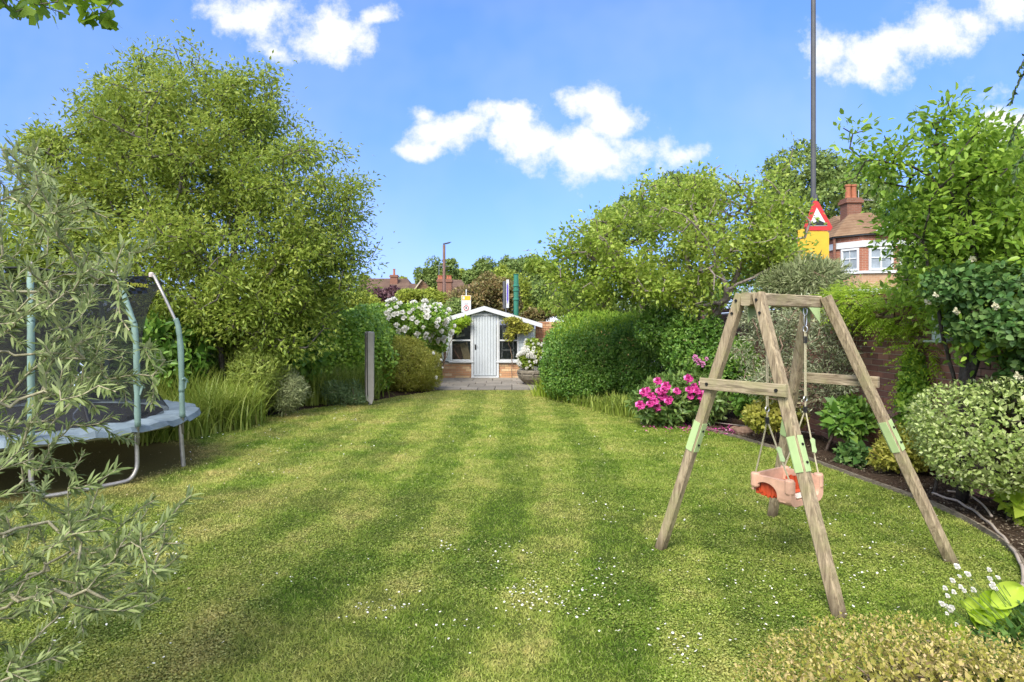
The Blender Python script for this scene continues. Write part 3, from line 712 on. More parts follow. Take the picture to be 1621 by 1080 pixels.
# ================================================================== trampoline
TC = np.array([-5.58, 6.9, 0]); tramp = thing('trampoline', 'round garden trampoline with dark safety net and blue pad, half hidden by the olive', 'trampoline', tuple(TC))
M_GALV = paint('galvanised_tube', (.36, .34, .31), .42, .55, .2, 10, .1)
M_TEAL = paint('faded_teal_foam', (.17, .255, .215), .75, 0, .18, 9, .35)
M_PAD = paint('blue_grey_vinyl', (.17, .215, .24), .7, 0, .22, 3, .3)
t = NT('black_mat'); tr = t.n('BsdfTransparent'); ms = t.n('MixShader'); t.set(ms, 0, .7); t.t.links.new(tr.outputs[0], ms.inputs[1]); t.t.links.new(t.bsdf((.025, .025, .027), .8), ms.inputs[2]); M_MAT = t.done(ms.outputs[0])
M_BAND = paint('black_vinyl', (.012, .012, .013), .28, 0, .2, 4, .5, .5)
t = NT('net_mesh'); g = t.n('NewGeometry').outputs['Position']
bs = t.bsdf(t.mix(t.noise(2.5, g, 4), (.020, .021, .022), (.045, .045, .045)), .8, spec=.15); tr = t.n('BsdfTransparent'); ms = t.n('MixShader'); t.set(ms, 0, .60)
t.t.links.new(tr.outputs[0], ms.inputs[1]); t.t.links.new(bs, ms.inputs[2]); M_NET = t.done(ms.outputs[0])
def pol(r, deg, z): a_ = math.radians(deg); return TC + np.array([r*math.cos(a_), r*math.sin(a_), z])
ang = [-50, -20, 2, 98, 128, 158, 188, 218, 248, 278]; ZP = .56
b = MB(); b.tube([pol(1.72, a_, ZP - .05) for a_ in range(0, 361, 6)], .024, 8, False); b.build('frame_ring', M_GALV, tramp)
for k, (a0, a1) in enumerate(((-50, -20), (2, 98), (128, 158), (188, 218), (248, 278))):
    pts = [pol(1.73, a0, ZP - .03), pol(1.75, a0, .2), pol(1.76, a0 + 1, .10), pol(1.76, a0 + 3, .035), pol(1.75, a0 + 6, .022)]
    pts += [pol(1.74, a0 + (a1-a0)*f, .022) for f in (.35, .5, .65)]
    pts += [pol(1.75, a1 - 6, .022), pol(1.76, a1 - 3, .035), pol(1.76, a1 - 1, .10), pol(1.75, a1, .2), pol(1.73, a1, ZP - .03)]
    if k == 1:                                          # the photo's clear single leg ends in a cap
        b = MB(); b.tube([pol(1.73, a0, ZP-.03), pol(1.77, a0, .0)], .024, 8); b.build('leg', M_GALV, tramp)
        b = MB(); b.tube([pol(1.73, a1, ZP-.03), pol(1.77, a1, .0)], .024, 8); b.build('leg', M_GALV, tramp); continue
    b = MB(); b.tube(smooth_line(pts, 3), .022, 8); b.build('leg', M_GALV, tramp, smooth=True)
for a_ in ang:
    p = MB(); low = [pol(1.76, a_, .38), pol(1.75, a_, .9), pol(1.74, a_, 1.35), pol(1.71, a_, 1.62)]
    hi = [pol(1.69, a_, 1.67), pol(1.56, a_, 1.95), pol(1.43, a_, 2.22)]
    if a_ == 2: foam = smooth_line([pol(1.76, a_, ZP+.01), pol(1.75, a_, .85)] + low[1:] + [pol(1.68, a_, 1.71)], 4)
    else: foam = smooth_line([pol(1.76, a_, ZP+.01)] + low[1:] + hi[:2] + [pol(1.45, a_, 2.14)], 4)
    p.tube(low + hi, .017, 8); po = p.build('pole', M_GALV, tramp, smooth=True)
    f = MB(); rr_ = [.030 + random.uniform(-.003, .004) for _ in foam]; f.tube(foam, rr_, 9); f.build('foam_sleeve', M_TEAL, po, smooth=True)
    c = MB(); c.lathe([(.026, -.03), (.028, .01), (.02, .022), (.006, .026)], pol(1.405, a_, 2.225), 10); c.build('pole_cap', paint('cap_pink', (.50, .42, .38), .6), po)
    if a_ in (2, -20):
        kn = MB(); kn.tube([pol(1.775, a_-1, 1.02), pol(1.785, a_+1, 1.0), pol(1.79, a_, .9)], [.012, .02, .006], 6); kn.tube([pol(1.775, a_, 1.03), pol(1.80, a_+1.5, .97)], [.014, .008], 6)
        kn.build('tie', M_TEAL, po)
pv, pf = [], []; n = 96; sn = SinNoise(2, 10, 1, 4)
prof = [(1.36, .012), (1.40, .022), (1.55, .030), (1.68, .026), (1.75, .008), (1.775, -.05), (1.75, -.055), (1.74, -.01)]
for i in range(n):
    a_ = 360*i/n
    for j, (r_, z) in enumerate(prof):
        w_ = .012*math.sin(i*1.9) + .01*math.sin(i*3.3 + j)
        pv.append(pol(r_ + (w_*.6 if j > 3 else 0), a_, ZP + z + (w_ if 0 < j < 7 else 0)))
k = len(prof); pf = [(i*k+j, ((i+1) % n)*k+j, ((i+1) % n)*k+j+1, i*k+j+1) for i in range(n) for j in range(k-1)]
MB().add(pv, pf).build('pad', M_PAD, tramp)
b = MB(); b.lathe([(1.38, ZP), (1.0, ZP-.012), (.5, ZP-.02), (0.001, ZP-.024)], TC, 48); b.build('jumping_mat', M_MAT, tramp)
# net: a waisted sleeve between the pole tops and the mat, open on two sides of a few bays
def net_r(z, a_):
    f = (z - ZP)/(2.2 - ZP); q = ((a_ - 2) % 30)/30; bow = math.sin(PI*q)
    return 1.36*(1-f)**2*1.06 + 2*f*(1-f)*.86 + f*f*1.37 - (.05*f*bow)
nv, nf = [], []; na, nz = 180, 22
for i in range(na):
    a_ = 360*i/na
    for j in range(nz + 1):
        z = ZP + .02 + (2.18 - ZP)*j/nz; nv.append(pol(net_r(z, a_) + .006*math.sin(i*2.1 + j*.8), a_, z - (.025*math.sin(PI*(((a_-8) % 30)/30)) if j == nz else 0)))
nf = [(i*(nz+1)+j, ((i+1) % na)*(nz+1)+j, ((i+1) % na)*(nz+1)+j+1, i*(nz+1)+j+1) for i in range(na) for j in range(nz)]
MB().add(nv, nf).build('safety_net', M_NET, tramp, smooth=True)
b = MB()
for k in range(len(ang)):
    a0 = ang[k]; a1 = ang[(k+1) % len(ang)]; a1 += 360*(a1 < a0)
    b.tube([pol(net_r(2.18, a0+(a1-a0)*f)+.01, a0+(a1-a0)*f, 2.2 - .03*math.sin(PI*f)) for f in np.linspace(0, 1, 13)], .012, 6)
b.tube([pol(net_r(.6+1.4*f, -30)+.012, -30, .6+1.4*f) for f in np.linspace(0, 1, 9)], .016, 6)
b.build('net_border', M_BAND, tramp)
bv, n = [], 24
for i in range(n + 1):
    a_ = -19 + 20*i/n
    for j in range(7):
        z = 2.205 - .20*j/6 - .02*math.sin(PI*i/n); bv.append(pol(net_r(2.18, a_) + .014 + .006*math.sin(j*2 + i*.9), a_, z))
bd = MB().add(bv, [(i*7+j, (i+1)*7+j, (i+1)*7+j+1, i*7+j+1) for i in range(n) for j in range(6)]).build('banner', M_BAND, tramp)
sol = bd.modifiers.new('thick', 'SOLIDIFY'); sol.thickness = .003; sol.offset = -1
def bend(V):
    out = []
    for x, y, z in V:
        a_ = -4.8 + math.degrees(x/1.34); out.append(pol(net_r(2.18, a_) + .026 + z, a_, 2.10 + y - .012))
    return np.array(out)
text_obj('lettering', 'JUMPKING', .060, None, None, None, paint('yellow_print', (.62, .60, .06), .5), bd, bend=bend)
b = MB()                                              # rolled strap lying on the pad, white-blue tie ribbon of the net door
b.tube([pol(1.30, 6, ZP+.05), pol(1.36, -6, ZP+.05), pol(1.38, -12, ZP+.045)], [.022, .026, .02], 8); b.build('strap', M_BAND, tramp)
b = MB(); pts = [pol(1.22 + .03*math.sin(k*1.3), -31 + 2.0*math.sin(k*.9), 1.25 - .045*k) for k in range(15)]; b.tube(pts, .008, 5); b.build('tie_ribbon', paint('ribbon', (.45, .52, .66), .6), tramp)

# ================================================================== folded rotary airer under its cover
M_COVER = paint('grey_cover', (.29, .27, .24), .75, 0, .15, 5, .4)
q = gr(585, 641); air = thing('rotary_airer', 'folded rotary washing line in a tall grey cover standing on the lawn', 'washing line', (q[0], q[1], 0))
b = MB(); b.lathe([(.10, .16), (.095, .35), (.098, .9), (.10, 1.3), (.103, 1.50), (.09, 1.53), (.0, 1.54)], q, 20, .02)
b.build('cover', M_COVER, air, smooth=True)
b = MB(); b.prism([(-.10, .12), (0.02, .02), (.06, .14), (.06, 1.5), (-.06, 1.5)], q + np.array([.05, -.095, 0]), (1, 0, 0), (0, 0, 1), .012); b.build('cover_flap', M_COVER, air)
b = MB(); b.tube([q + np.array([-.015, -.11, .2]), q + np.array([-.02, -.112, 1.52])], .011, 6)
for k in range(4): b.tube([q + np.array([-.07+.02*k, -.07, .10]), q + np.array([-.07+.02*k, -.085, 1.5])], .006, 6)
b.build('line_arms', paint('dark_arms', (.05, .045, .04), .5), air)
b = MB(); b.tube([q, q + np.array([0, 0, .4])], .026, 10); b.build('pole', M_GALV, air)

# ================================================================== garden shed
SD_ = 19.2
def W2(px, py, dy=0.0): p = at(px, py, SD_); p[1] += dy; return p
M_BOARD = paint('pale_blue_boards', (.45, .50, .50), .6, 0, .08, 3, .12)
M_WHITE = paint('white_paint', (.56, .57, .565), .5, 0, .06, 4, .1)
M_DOOR = paint('door_white', (.50, .53, .54), .45, 0, .04, 4, .08)
M_FELT = paint('roof_felt', (.045, .045, .047), .9, 0, .25, 6, .6)
M_SBRICK = island('shed_brick', [(0, (.36, .13, .055)), (.45, (.50, .21, .09)), (.78, (.60, .30, .13)), (.93, (.70, .48, .26)), (1, (.75, .58, .36))], .85, 4, (50, .3), (.34, .14, .07))
M_MORT = paint('mortar', (.42, .36, .28), .95, 0, .15, 12, .5)
t = NT('glass'); gb = t.bsdf((.02, .025, .025), .04, spec=.6); tr = t.n('BsdfTransparent'); ms = t.n('MixShader'); t.set(ms, 0, .32)
t.t.links.new(tr.outputs[0], ms.inputs[1]); t.t.links.new(gb, ms.inputs[2]); M_GLASS = t.done(ms.outputs[0])
xl, xr = W2(699, 0)[0], W2(846, 0)[0]; xd0, xd1 = W2(749, 0)[0], W2(787, 0)[0]; xc = W2(767, 0)[0]
zs, ztop = W2(0, 572)[2], W2(0, 507)[2]; YF = SD_; DEP = 2.6
shed = thing('garden_shed', 'small pale blue garden shed with white plank door, two windows and brick plinth', 'garden shed', (xc, YF + DEP/2, 0))
def brick_wall(b, x0, x1, z0, z1, yf, axis='x', bw=.215, bh=.065, m=.010, dep=.1, jit=.003, sgn=-1):
    """courses of separate bricks; the face looks along -y (axis x) or -x (axis y)"""
    row, z = 0, z0
    while z + bh <= z1 + 1e-6:
        x = x0 - (bw/2 + m/2 if row % 2 else 0)
        while x < x1 - .02:
            a_, c_ = max(x, x0), min(x + bw, x1)
            if c_ - a_ > .03:
                yy_ = yf + sgn*random.uniform(0, jit); cx_, w_ = (a_+c_)/2, c_-a_
                if axis == 'x': b.box((cx_, yy_ + dep/2, z + bh/2), (w_, dep, bh))
                else: b.box((yy_ + dep/2, cx_, z + bh/2), (dep, w_, bh))
            x += bw + m
        z += bh + m; row += 1
for a_, c_ in ((xl, xd0 - .03), (xd1 + .03, xr)):
    b = MB(); brick_wall(b, a_, c_, .01, zs - .05, YF, dep=.05); pl = b.build('brick_plinth', M_SBRICK, shed)
    b = MB(); b.box(((a_+c_)/2, YF + .06, zs/2 - .02), (c_-a_-.008, .1, zs - .05)); b.build('mortar_core', M_MORT, pl)
# windows: opening positions
wins = [(W2(714.5, 0)[0], xd0 - .055, 'l'), (xd1 + .055, W2(820, 0)[0], 'r')]
ridge_z, eave_zl, eave_zr = W2(0, 486)[2], W2(0, 512)[2], W2(0, 511)[2]
def roof_z(x): return ridge_z - (xc - x)*.30 if x < xc else ridge_z - (x - xc)*.30
def boards(b, x0, x1, z0, zfun, y, th=.018, pitch=.12):
    z = z0
    while z < ridge_z:
        zt = z + pitch
        xs = [x for x in np.linspace(x0, x1, 25) if zfun(x) > zt - .02]
        if xs and z < zfun(xs[0]) + 5:
            a_, c_ = min(xs), max(xs)
            if c_ - a_ > .05: b.add([(a_, y, z), (c_, y, z), (c_, y + .012, zt), (a_, y + .012, zt), (a_, y + th + .01, z), (c_, y + th + .01, z), (c_, y + th + .01, zt), (a_, y + th + .01, zt)],
                   [(0, 1, 2, 3), (7, 6, 5, 4), (0, 4, 5, 1), (1, 5, 6, 2), (2, 6, 7, 3), (3, 7, 4, 0)])
        z += pitch
b = MB(); ztw = W2(0, 507)[2]
boards(b, xl, wins[0][0] - .03, zs, lambda x: min(ztw, roof_z(x)), YF - .01); boards(b, wins[1][1] + .03, xr, zs, lambda x: min(ztw, roof_z(x)), YF - .01)
boards(b, xl, xr, ztw, lambda x: roof_z(x) - .02, YF - .01, pitch=.11)
b.build('cladding', M_BOARD, shed)
b = MB(); b.box((xl + .03, YF + DEP/2 + .05, .85), (.06, DEP - .14, 1.7)); b.box((xr - .03, YF + DEP/2 + .05, .85), (.06, DEP - .14, 1.7)); b.box(((xl+xr)/2, YF + DEP, .86), (xr-xl, .06, 1.72)); b.build('wall', M_BOARD, shed)
b = MB(); b.box(((xl+xr)/2, YF + DEP/2 + .1, .02), (xr-xl-.14, DEP - .3, .04)); b.build('floor', M_MORT, shed)
for a_, c_, s in wins:
    b = MB(); w = c_ - a_; zc = W2(0, 539)[2]
    for (cx_, cz_, ww, hh) in ((a_, (zs+ztw)/2, .055, ztw-zs), (c_, (zs+ztw)/2, .055, ztw-zs), ((a_+c_)/2, zc, w - .057, .05), ((a_+c_)/2, ztw-.02, w - .057, .05), ((a_+c_)/2, zs+.03, w - .057, .05)):
        b.box((cx_, YF - .005, cz_), (ww, .07, hh), 0, .006)
    wn = b.build('window', M_WHITE, shed)
    b = MB(); b.box(((a_+c_)/2, YF - .02, zs - .022), (w + .16, .14, .045), 0, .006); b.build('sill', M_WHITE, wn)
    b = MB(); b.box(((a_+c_)/2, YF + .01, (zs+ztw)/2), (w - .06, .006, ztw - zs - .06)); b.build('pane', M_GLASS, wn)
zdt = W2(0, 500.5)[2]
b = MB()
for cx_ in (xd0 - .02, xd1 + .02): b.box((cx_, YF - .02, zdt/2 + .01), (.07, .09, zdt), 0, .006)
b.box(((xd0+xd1)/2, YF - .02, zdt + .045), (xd1-xd0+.11, .088, .07), 0, .006); fr = b.build('door_frame', M_WHITE, shed)
b = MB(); n = 8; w = (xd1-xd0-.05)/n
for i in range(n): b.box((xd0 + .025 + w*(i+.5), YF - .038, .085 + (zdt-.09)/2), (w - .016, .034, zdt - .10), 0, .008)
b.box(((xd0+xd1)/2, YF - .02, .085 + (zdt-.09)/2), (xd1-xd0-.05, .02, zdt - .10)); dr = b.build('door', M_DOOR, shed)
b = MB(); b.box((xd0 + .075, YF - .062, W2(0, 549.5)[2]), (.045, .015, .17), 0, .004); b.tube([(xd0+.075, YF-.07, W2(0,548)[2]), (xd0+.075, YF-.10, W2(0,548)[2]), (xd0+.15, YF-.10, W2(0,548)[2])], .009, 6); b.build('handle', M_BOLT, dr)
b = MB(); b.box(((xd0+xd1)/2, YF - .06, .045), (xd1-xd0+.12, .16, .05), 0, .008); b.build('threshold', M_WHITE, shed)
b = MB(); ov = .18; xe0, xe1 = W2(697, 0)[0] - .02, W2(858, 0)[0]
for (xa, xb) in ((xe0, xc), (xc, xe1)):
    za, zb = roof_z(xa), roof_z(xb)
    b.add([(xa, YF-ov, za), (xb, YF-ov, zb), (xb, YF+DEP+.15, zb), (xa, YF+DEP+.15, za), (xa, YF-ov, za+.03), (xb, YF-ov, zb+.03), (xb, YF+DEP+.15, zb+.03), (xa, YF+DEP+.15, za+.03)],
          [(3, 2, 1, 0), (4, 5, 6, 7), (0, 1, 5, 4), (1, 2, 6, 5), (2, 3, 7, 6), (3, 0, 4, 7)])
b.build('roof', M_FELT, shed)
b = MB()
for (xa, xb) in ((xe0, xc), (xc, xe1)):
    za, zb = roof_z(xa), roof_z(xb)
    b.add([(xa, YF-ov-.022, za-.115), (xb, YF-ov-.022, zb-.115), (xb, YF-ov-.022, zb+.022), (xa, YF-ov-.022, za+.022), (xa, YF-ov-.002, za-.115), (xb, YF-ov-.002, zb-.115), (xb, YF-ov-.002, zb+.022), (xa, YF-ov-.002, za+.022)],
          [(0, 1, 2, 3), (7, 6, 5, 4), (0, 4, 5, 1), (1, 5, 6, 2), (2, 6, 7, 3), (3, 7, 4, 0)])
b.build('bargeboard', M_WHITE, shed)
# things kept inside the shed
lad = thing('step_ladder', 'pale aluminium step ladder standing inside behind the right shed window', 'step ladder', tuple(W2(803, 0, .45)*np.array([1, 1, 0])))
b = MB(); pA, pB = W2(793, 0, .14), W2(814, 0, .14)
for p, lean in ((pA, .06), (pB, -.06)): b.bar((p[0]+0, p[1], .05), (p[0]+lean, p[1]+.15, 1.75), .04, .03)
b.build('stile', paint('ladder_metal', (.62, .62, .56), .4, .3), lad)
for i in range(5):
    z = .3 + .3*i; f = z/1.75; b = MB(); b.box(((pA[0]+pB[0])/2, pA[1]+.13*f, z), (pB[0]-pA[0]-.10*f, .09, .035)); b.build('tread', paint('ladder_tread', (.55, .56, .50), .4, .3), lad)
def inner(name, label, cat, shape, mat):
    b = MB(); shape(b); tag(b.build(name, mat), label, cat)
inner('timber_board', 'tan board leaning inside behind the left shed window', 'board', lambda b: b.bar(W2(741, 578, .12), W2(733, 543, .22), .24, .03, up=(0, 1, 0)), paint('tan_board', (.50, .40, .22), .8))
inner('timber_board', 'short pale board lying high behind the left shed window', 'board', lambda b: b.bar(W2(722, 533, .15), W2(735, 530, .15), .03, .09), paint('pale_board', (.55, .58, .45), .8))
inner('tool_handle', 'thin reddish tool handle leaning across the left shed window', 'tool', lambda b: b.tube([W2(716, 551, .12), W2(730, 573, .10)], .02, 6), paint('handle_wood', (.42, .22, .14), .7))
inner('storage_box', 'brown box standing dim in the left corner of the shed', 'box', lambda b: b.box(tuple(W2(723, 560, .42)), (.28, .3, .6)), paint('card_brown', (.25, .15, .10), .8))
inner('storage_box', 'pale box on a ledge behind the right shed window', 'box', lambda b: b.box(tuple(W2(803, 527, .36)), (.36, .3, .3)), paint('box_pale', (.40, .45, .36), .8))

# ================================================================== stone planter
M_STONE = paint('weathered_stone', (.21, .18, .135), .9, 0, .35, 9, .7)
q = np.array([.70, 15.95, 0]); q = np.array([(843-CX)/F*17.0, 17.0, 0])
pln = thing('stone_planter', 'wide weathered stone bowl planter at the patio corner', 'planter', tuple(q))
b = MB(); b.lathe([(.16, .02), (.20, .025), (.22, .07), (.36, .17), (.41, .28), (.40, .33), (.435, .35), (.44, .41), (.42, .43), (.385, .42), (.37, .36), (.0, .35)], q, 30, .012); b.build('bowl', M_STONE, pln)
b = MB()
for k in range(8): a_ = PI*k/4; b.tube([q + np.array([.21*math.cos(a_), .21*math.sin(a_), .07]), q + np.array([.385*math.cos(a_), .385*math.sin(a_), .22]), q + np.array([.43*math.cos(a_), .43*math.sin(a_), .36])], [.035, .028, .03], 6)
b.build('ribs', M_STONE, pln)

# ================================================================== brick boundary walls
M_WBRICK = island('wall_brick', [(0, (.13, .055, .04)), (.35, (.22, .085, .06)), (.7, (.32, .13, .085)), (.93, (.42, .20, .13)), (1, (.24, .16, .13))], .9, 1.4, (45, .5), (.10, .065, .048))
M_WMORT = paint('wall_mortar', (.46, .39, .29), .95, 0, .25, 6, .6)
def wall(name, label, x, y0, y1, h, face, mb, mm, pitch=.075):
    w = thing(name, label, 'wall', (x, (y0+y1)/2, 0)); b = MB(); h = round(h/pitch)*pitch
    if face < 0: brick_wall(b, y0, y1, -.05, h, x, 'y', dep=.05)
    else: brick_wall(b, y0, y1, -.05, h, x - .05, 'y', dep=.05, sgn=1)
    b.build('brickwork', mb, w)
    b = MB(); cx_ = x + .1 if face < 0 else x - .1; b.box((cx_ + (.011 if face < 0 else -.011), (y0+y1)/2, h/2 - .03), (.2, y1-y0 - .01, h)); b.build('mortar_core', mm, w)
    b = MB(); brick_wall(b, y0, y1, h + .002, h + .07, x - .012 if face < 0 else x - .21, 'y', bw=.07, dep=.23); b.build('coping', mb, w)
    return w
wr = wall('brick_wall', 'dark red brick garden wall running down the right side behind the swing', WX, 5.48, 17.5, 1.95, -1, M_WBRICK, M_WMORT)
b = MB(); 
for x0 in (WX - .06,): brick_wall(b, 5.46, 5.92, -.05, 2.3, x0, 'y', dep=.06)
b.build('pier', M_WBRICK, wr)
b = MB(); b.box((WX + .12, 5.20, .95), (.05, .5, 1.9)); 
for k in range(5): b.box((WX + .085, 5.0 + .1*k, .95), (.02, .09, 1.88), 0, .004)
gt = thing('garden_gate', 'dark recessed timber gate just past the near end of the brick wall', 'gate', (WX+.12, 5.2, 0)); b.build('board_panel', paint('black_timber', (.018, .016, .015), .7, 0, .3), gt)
b = MB(); brick_wall(b, 3.2, 4.92, -.05, 2.1, WX + .25, 'y', dep=.05); nw = thing('brick_wall', 'short brick wall beyond the dark gate at the right edge of the photo', 'wall', (WX+.3, 4.1, 0)); b.build('brickwork', M_WBRICK, nw)
b = MB(); b.box((WX + .36, 4.06, 1.0), (.2, 1.7, 2.1)); b.build('mortar_core', M_WMORT, nw)
wall('brick_wall', 'brown brick boundary wall on the left behind the big tree', -8.9, 5.5, 21, 1.8, 1, island('left_brick', [(0, (.20, .08, .045)), (1, (.42, .20, .11))], .9), M_WMORT)
bw_ = thing('brick_wall', 'orange brick wall behind the planter to the right of the shed', 'wall', (2.6, 19.9, 0)); b = MB(); brick_wall(b, xr + .06, 4.4, -.05, 1.86, 19.9, dep=.05); b.build('brickwork', island('back_brick', [(0, (.30, .10, .05)), (.7, (.46, .19, .09)), (1, (.60, .40, .22))], .9), bw_)
b = MB(); b.box(((xr+.06+4.4)/2, 20.04, .9), (4.4-xr-.08, .2, 1.85)); b.build('mortar_core', M_WMORT, bw_)

# bird box and lamp on the wall
q = np.array([WX - .12, 5.95, 0]); qb = at(1488, 512, 6.15); qb[0] = WX - .015
bx = thing('bird_box', 'pale green bird box with round entrance hole on the brick wall', 'bird box', tuple(qb))
M_BOX = paint('pale_sage_paint', (.42, .47, .38), .7, 0, .2, 12, .3)
b = MB(); o = qb + np.array([-.12, -.09, -.17]); b.prism([(-.0, 0), (.18, 0), (.18, .24), (.09, .34), (0, .24)], o + np.array([0, 0, 0]), (0, 1, 0), (0, 0, 1), .11); b.build('house_body', M_BOX, bx)
b = MB(); b.box(tuple(qb + np.array([-.085, 0, -.185])), (.2, .26, .022), 0, .004); b.build('floor_shelf', M_BOX, bx)
b = MB(); b.tube([qb + np.array([-.1215, .03, .02]), qb + np.array([-.126, .03, .02])], .018, 14); b.build('entrance_hole', M_RUB, bx); b = MB(); b.tube([qb + np.array([-.1215, -.02, -.05]), qb + np.array([-.126, -.02, -.05])], .014, 14); b.build('entrance_hole', M_RUB, bx)
ql = np.array([WX - .06, 5.98, 2.0]); wl = thing('wall_lamp', 'dark round bulkhead lamp high on the brick pier', 'wall lamp', tuple(ql))
ql = np.array([WX - .14, 5.70 + .28, 1.9])
b = MB(); b.lathe([(.05, -.10), (.085, -.05), (.09, .0), (.10, .005), (.10, .02), (.085, .03), (.08, .09), (.11, .10), (.02, .15), (0, .16)], ql, 16); b.build('lamp_body', paint('lamp_dark', (.04, .035, .03), .5), wl)
b = MB(); b.bar(ql + np.array([.08, 0, .03]), ql + np.array([.15, 0, .03]), .03, .05); b.build('bracket', M_BOLT, wl)

# ================================================================== street furniture beyond the garden
M_POST = paint('lamp_post_grey', (.085, .085, .088), .5, .3, .15, 3, .1); M_POSTB = paint('lamp_post_brown', (.20, .115, .09), .6, .1, .15, 3, .1)
q = np.array([(1287.5-CX)/F*13.2, 13.2, 0]); lp = thing('street_lamp', 'tall dark street lamp column rising out of the top of the photo', 'street lamp', tuple(q))
b = MB(); b.lathe([(.10, 0), (.10, 1.3), (.055, 1.45), (.050, 9.0)], q, 16); b.build('column', M_POST, lp)
b = MB(); b.tube([q + np.array([0, 0, 8.95]), q + np.array([0, 0, 9.2]), q + np.array([-.5, .2, 9.4])], .04, 10); b.build('lamp_arm', M_POST, lp)
b = MB(); b.box(tuple(q + np.array([-.8, .3, 9.4])), (.6, .25, .1), .3, .03); b.build('lamp_head', M_POST, lp)
# traffic signs on their own post just in front of the column
q2 = np.array([(1291-CX)/F*12.8, 12.8, 0]); rs = thing('road_sign', 'red bordered triangular warning sign above a yellow plate, seen over the hedge', 'road sign', tuple(q2))
b = MB(); b.tube([q2, q2 + np.array([0, 0, 4.45])], .038, 12); b.build('post', M_POST, rs)
def SG(px, py, dy=0): p = at(px, py, 12.7); p[1] += dy; return p
def poly_plate(pts, y, th, name, mat, par):
    P = [SG(*p) for p in pts]; P2 = [np.array([p[0], y, p[2]]) for p in P]; n = len(P2); b = MB()
    b.add(P2 + [p + np.array([0, th, 0]) for p in P2], [list(range(n)), list(range(2*n-1, n-1, -1))] + [[i, n+i, n+(i+1) % n, (i+1) % n] for i in range(n)]); return b.build(name, mat, par)
tri_o = [(1291, 317), (1296, 320), (1318, 360), (1315, 365), (1277, 365), (1273, 360), (1288, 319)][::-1]
def shrink(P, k, c): return [(c[0]+(x-c[0])*k, c[1]+(y-c[1])*k) for x, y in P]
M_RED = paint('sign_red', (.50, .03, .03), .45, 0, .06); M_SW = paint('sign_white', (.62, .63, .62), .4, 0, .05); M_YELL = paint('sign_yellow', (.66, .38, .03), .5, 0, .08, 5); M_BLK = paint('sign_black', (.02, .02, .02), .5)
tp_ = poly_plate(tri_o, 12.70, .02, 'warning_triangle', M_RED, rs)
poly_plate(shrink([(1292, 318), (1317, 362), (1274, 362)][::-1], .66, (1294.5, 350)), 12.694, .005, 'white_panel', M_SW, tp_)
poly_plate([(1282, 357), (1282, 354), (1290, 352), (1295, 348), (1303, 352), (1309, 354), (1309, 357)][::-1], 12.688, .005, 'symbol', M_BLK, tp_)
poly_plate([(1264, 411), (1264, 364), (1266, 362), (1310, 366), (1313, 369), (1313, 409), (1311, 412)], 12.715, .02, 'yellow_plate', M_YELL, rs)
for z in (408, 380, 345): pass
# slim lamp post beyond the shed
q = np.array([(703-CX)/F*34, 34., 0]); zt = at(0, 388, 34)[2]; l2 = thing('street_lamp', 'slim brown street lamp post with flat head beyond the shed roof', 'street lamp', tuple(q))
b = MB(); b.lathe([(.13, 0), (.13, 1.4), (.085, 1.5), (.075, zt)], q, 12); b.build('column', M_POSTB, l2)
b = MB(); b.bar(q + np.array([-.05, 0, zt+.05]), q + np.array([.32, 0, zt+.14]), .16, .07, ch=.3); b.bar(q + np.array([.28, 0, zt+.13]), q + np.array([.40, 0, zt+.17]), .10, .03, ch=.3); b.build('lamp_head', M_POST, l2)
# small parking sign, blue sign seen edge-on, green vent pipe
def P24(px, py, d): return at(px, py, d)
q = P24(738, 0, 24); q[2] = 0; sg = thing('street_sign', 'white plate with orange band and red ring symbol above the shed roof', 'street sign', tuple(q))
b = MB(); b.tube([q + np.array([0, .05, 0]), np.array([q[0], q[1]+.05, P24(0, 458, 24)[2]])], .022, 8); b.build('post', M_SW, sg)
z0, z1 = P24(0, 494, 24)[2], P24(0, 468, 24)[2]
b = MB(); b.box((q[0], q[1], (z0+z1)/2), (.38, .02, z1-z0), 0, .004); pt = b.build('plate', M_SW, sg)
b = MB(); b.box((q[0], q[1]-.014, z1 - .10), (.34, .006, .17)); b.build('orange_band', paint('sign_orange', (.82, .40, .02), .5), pt)
b = MB(); b.box((q[0]-.10, q[1]-.019, z1 - .10), (.07, .004, .11)); b.build('symbol', M_SW, pt)
b = MB(); n = 24; c = np.array([q[0], q[1]-.016, z0 + .16]); b.tube([c + np.array([.095*math.cos(2*PI*k/n), 0, .095*math.sin(2*PI*k/n)]) for k in range(n+1)], .013, 6); b.build('red_ring', M_RED, pt)
b = MB(); b.box((c[0], c[1], c[2]-.005), (.07, .006, .035)); b.box((c[0], c[1], c[2]+.025), (.035, .006, .028)); b.build('symbol', M_BLK, pt)
b = MB(); b.box((q[0], q[1]-.014, z0 + .32), (.16, .004, .018)); b.build('symbol', M_BLK, pt)
q = P24(802, 0, 22.5); q[2] = 0; z0, z1 = P24(0, 493, 22.5)[2], P24(0, 445, 22.5)[2]
s2 = thing('street_sign', 'tall dark backed sign panel seen almost edge-on behind the shed ridge', 'street sign', tuple(q))
b = MB(); b.box((q[0]-.09, q[1]+.1, (z0+z1)/2 + .05), (.11, .05, z1-z0-.1), 0, .006); b.build('back_box', paint('sign_back', (.09, .09, .10), .5), s2)
b = MB(); b.box((q[0]+.04, q[1]+.02, (z0+z1)/2 + .08), (.10, .35, z1-z0-.08), 0, .006); b.build('panel', M_SW, s2)
b = MB(); b.prism([(-.025, 0), (0, -.2), (.03, 0), (.03, .5), (0, .62), (-.025, .5)], (q[0]+.035, q[1]-.157, z0+.45), (1, 0, 0), (0, 0, 1), .004); b.build('blue_emblem', paint('sign_blue', (.12, .08, .48), .5), s2)
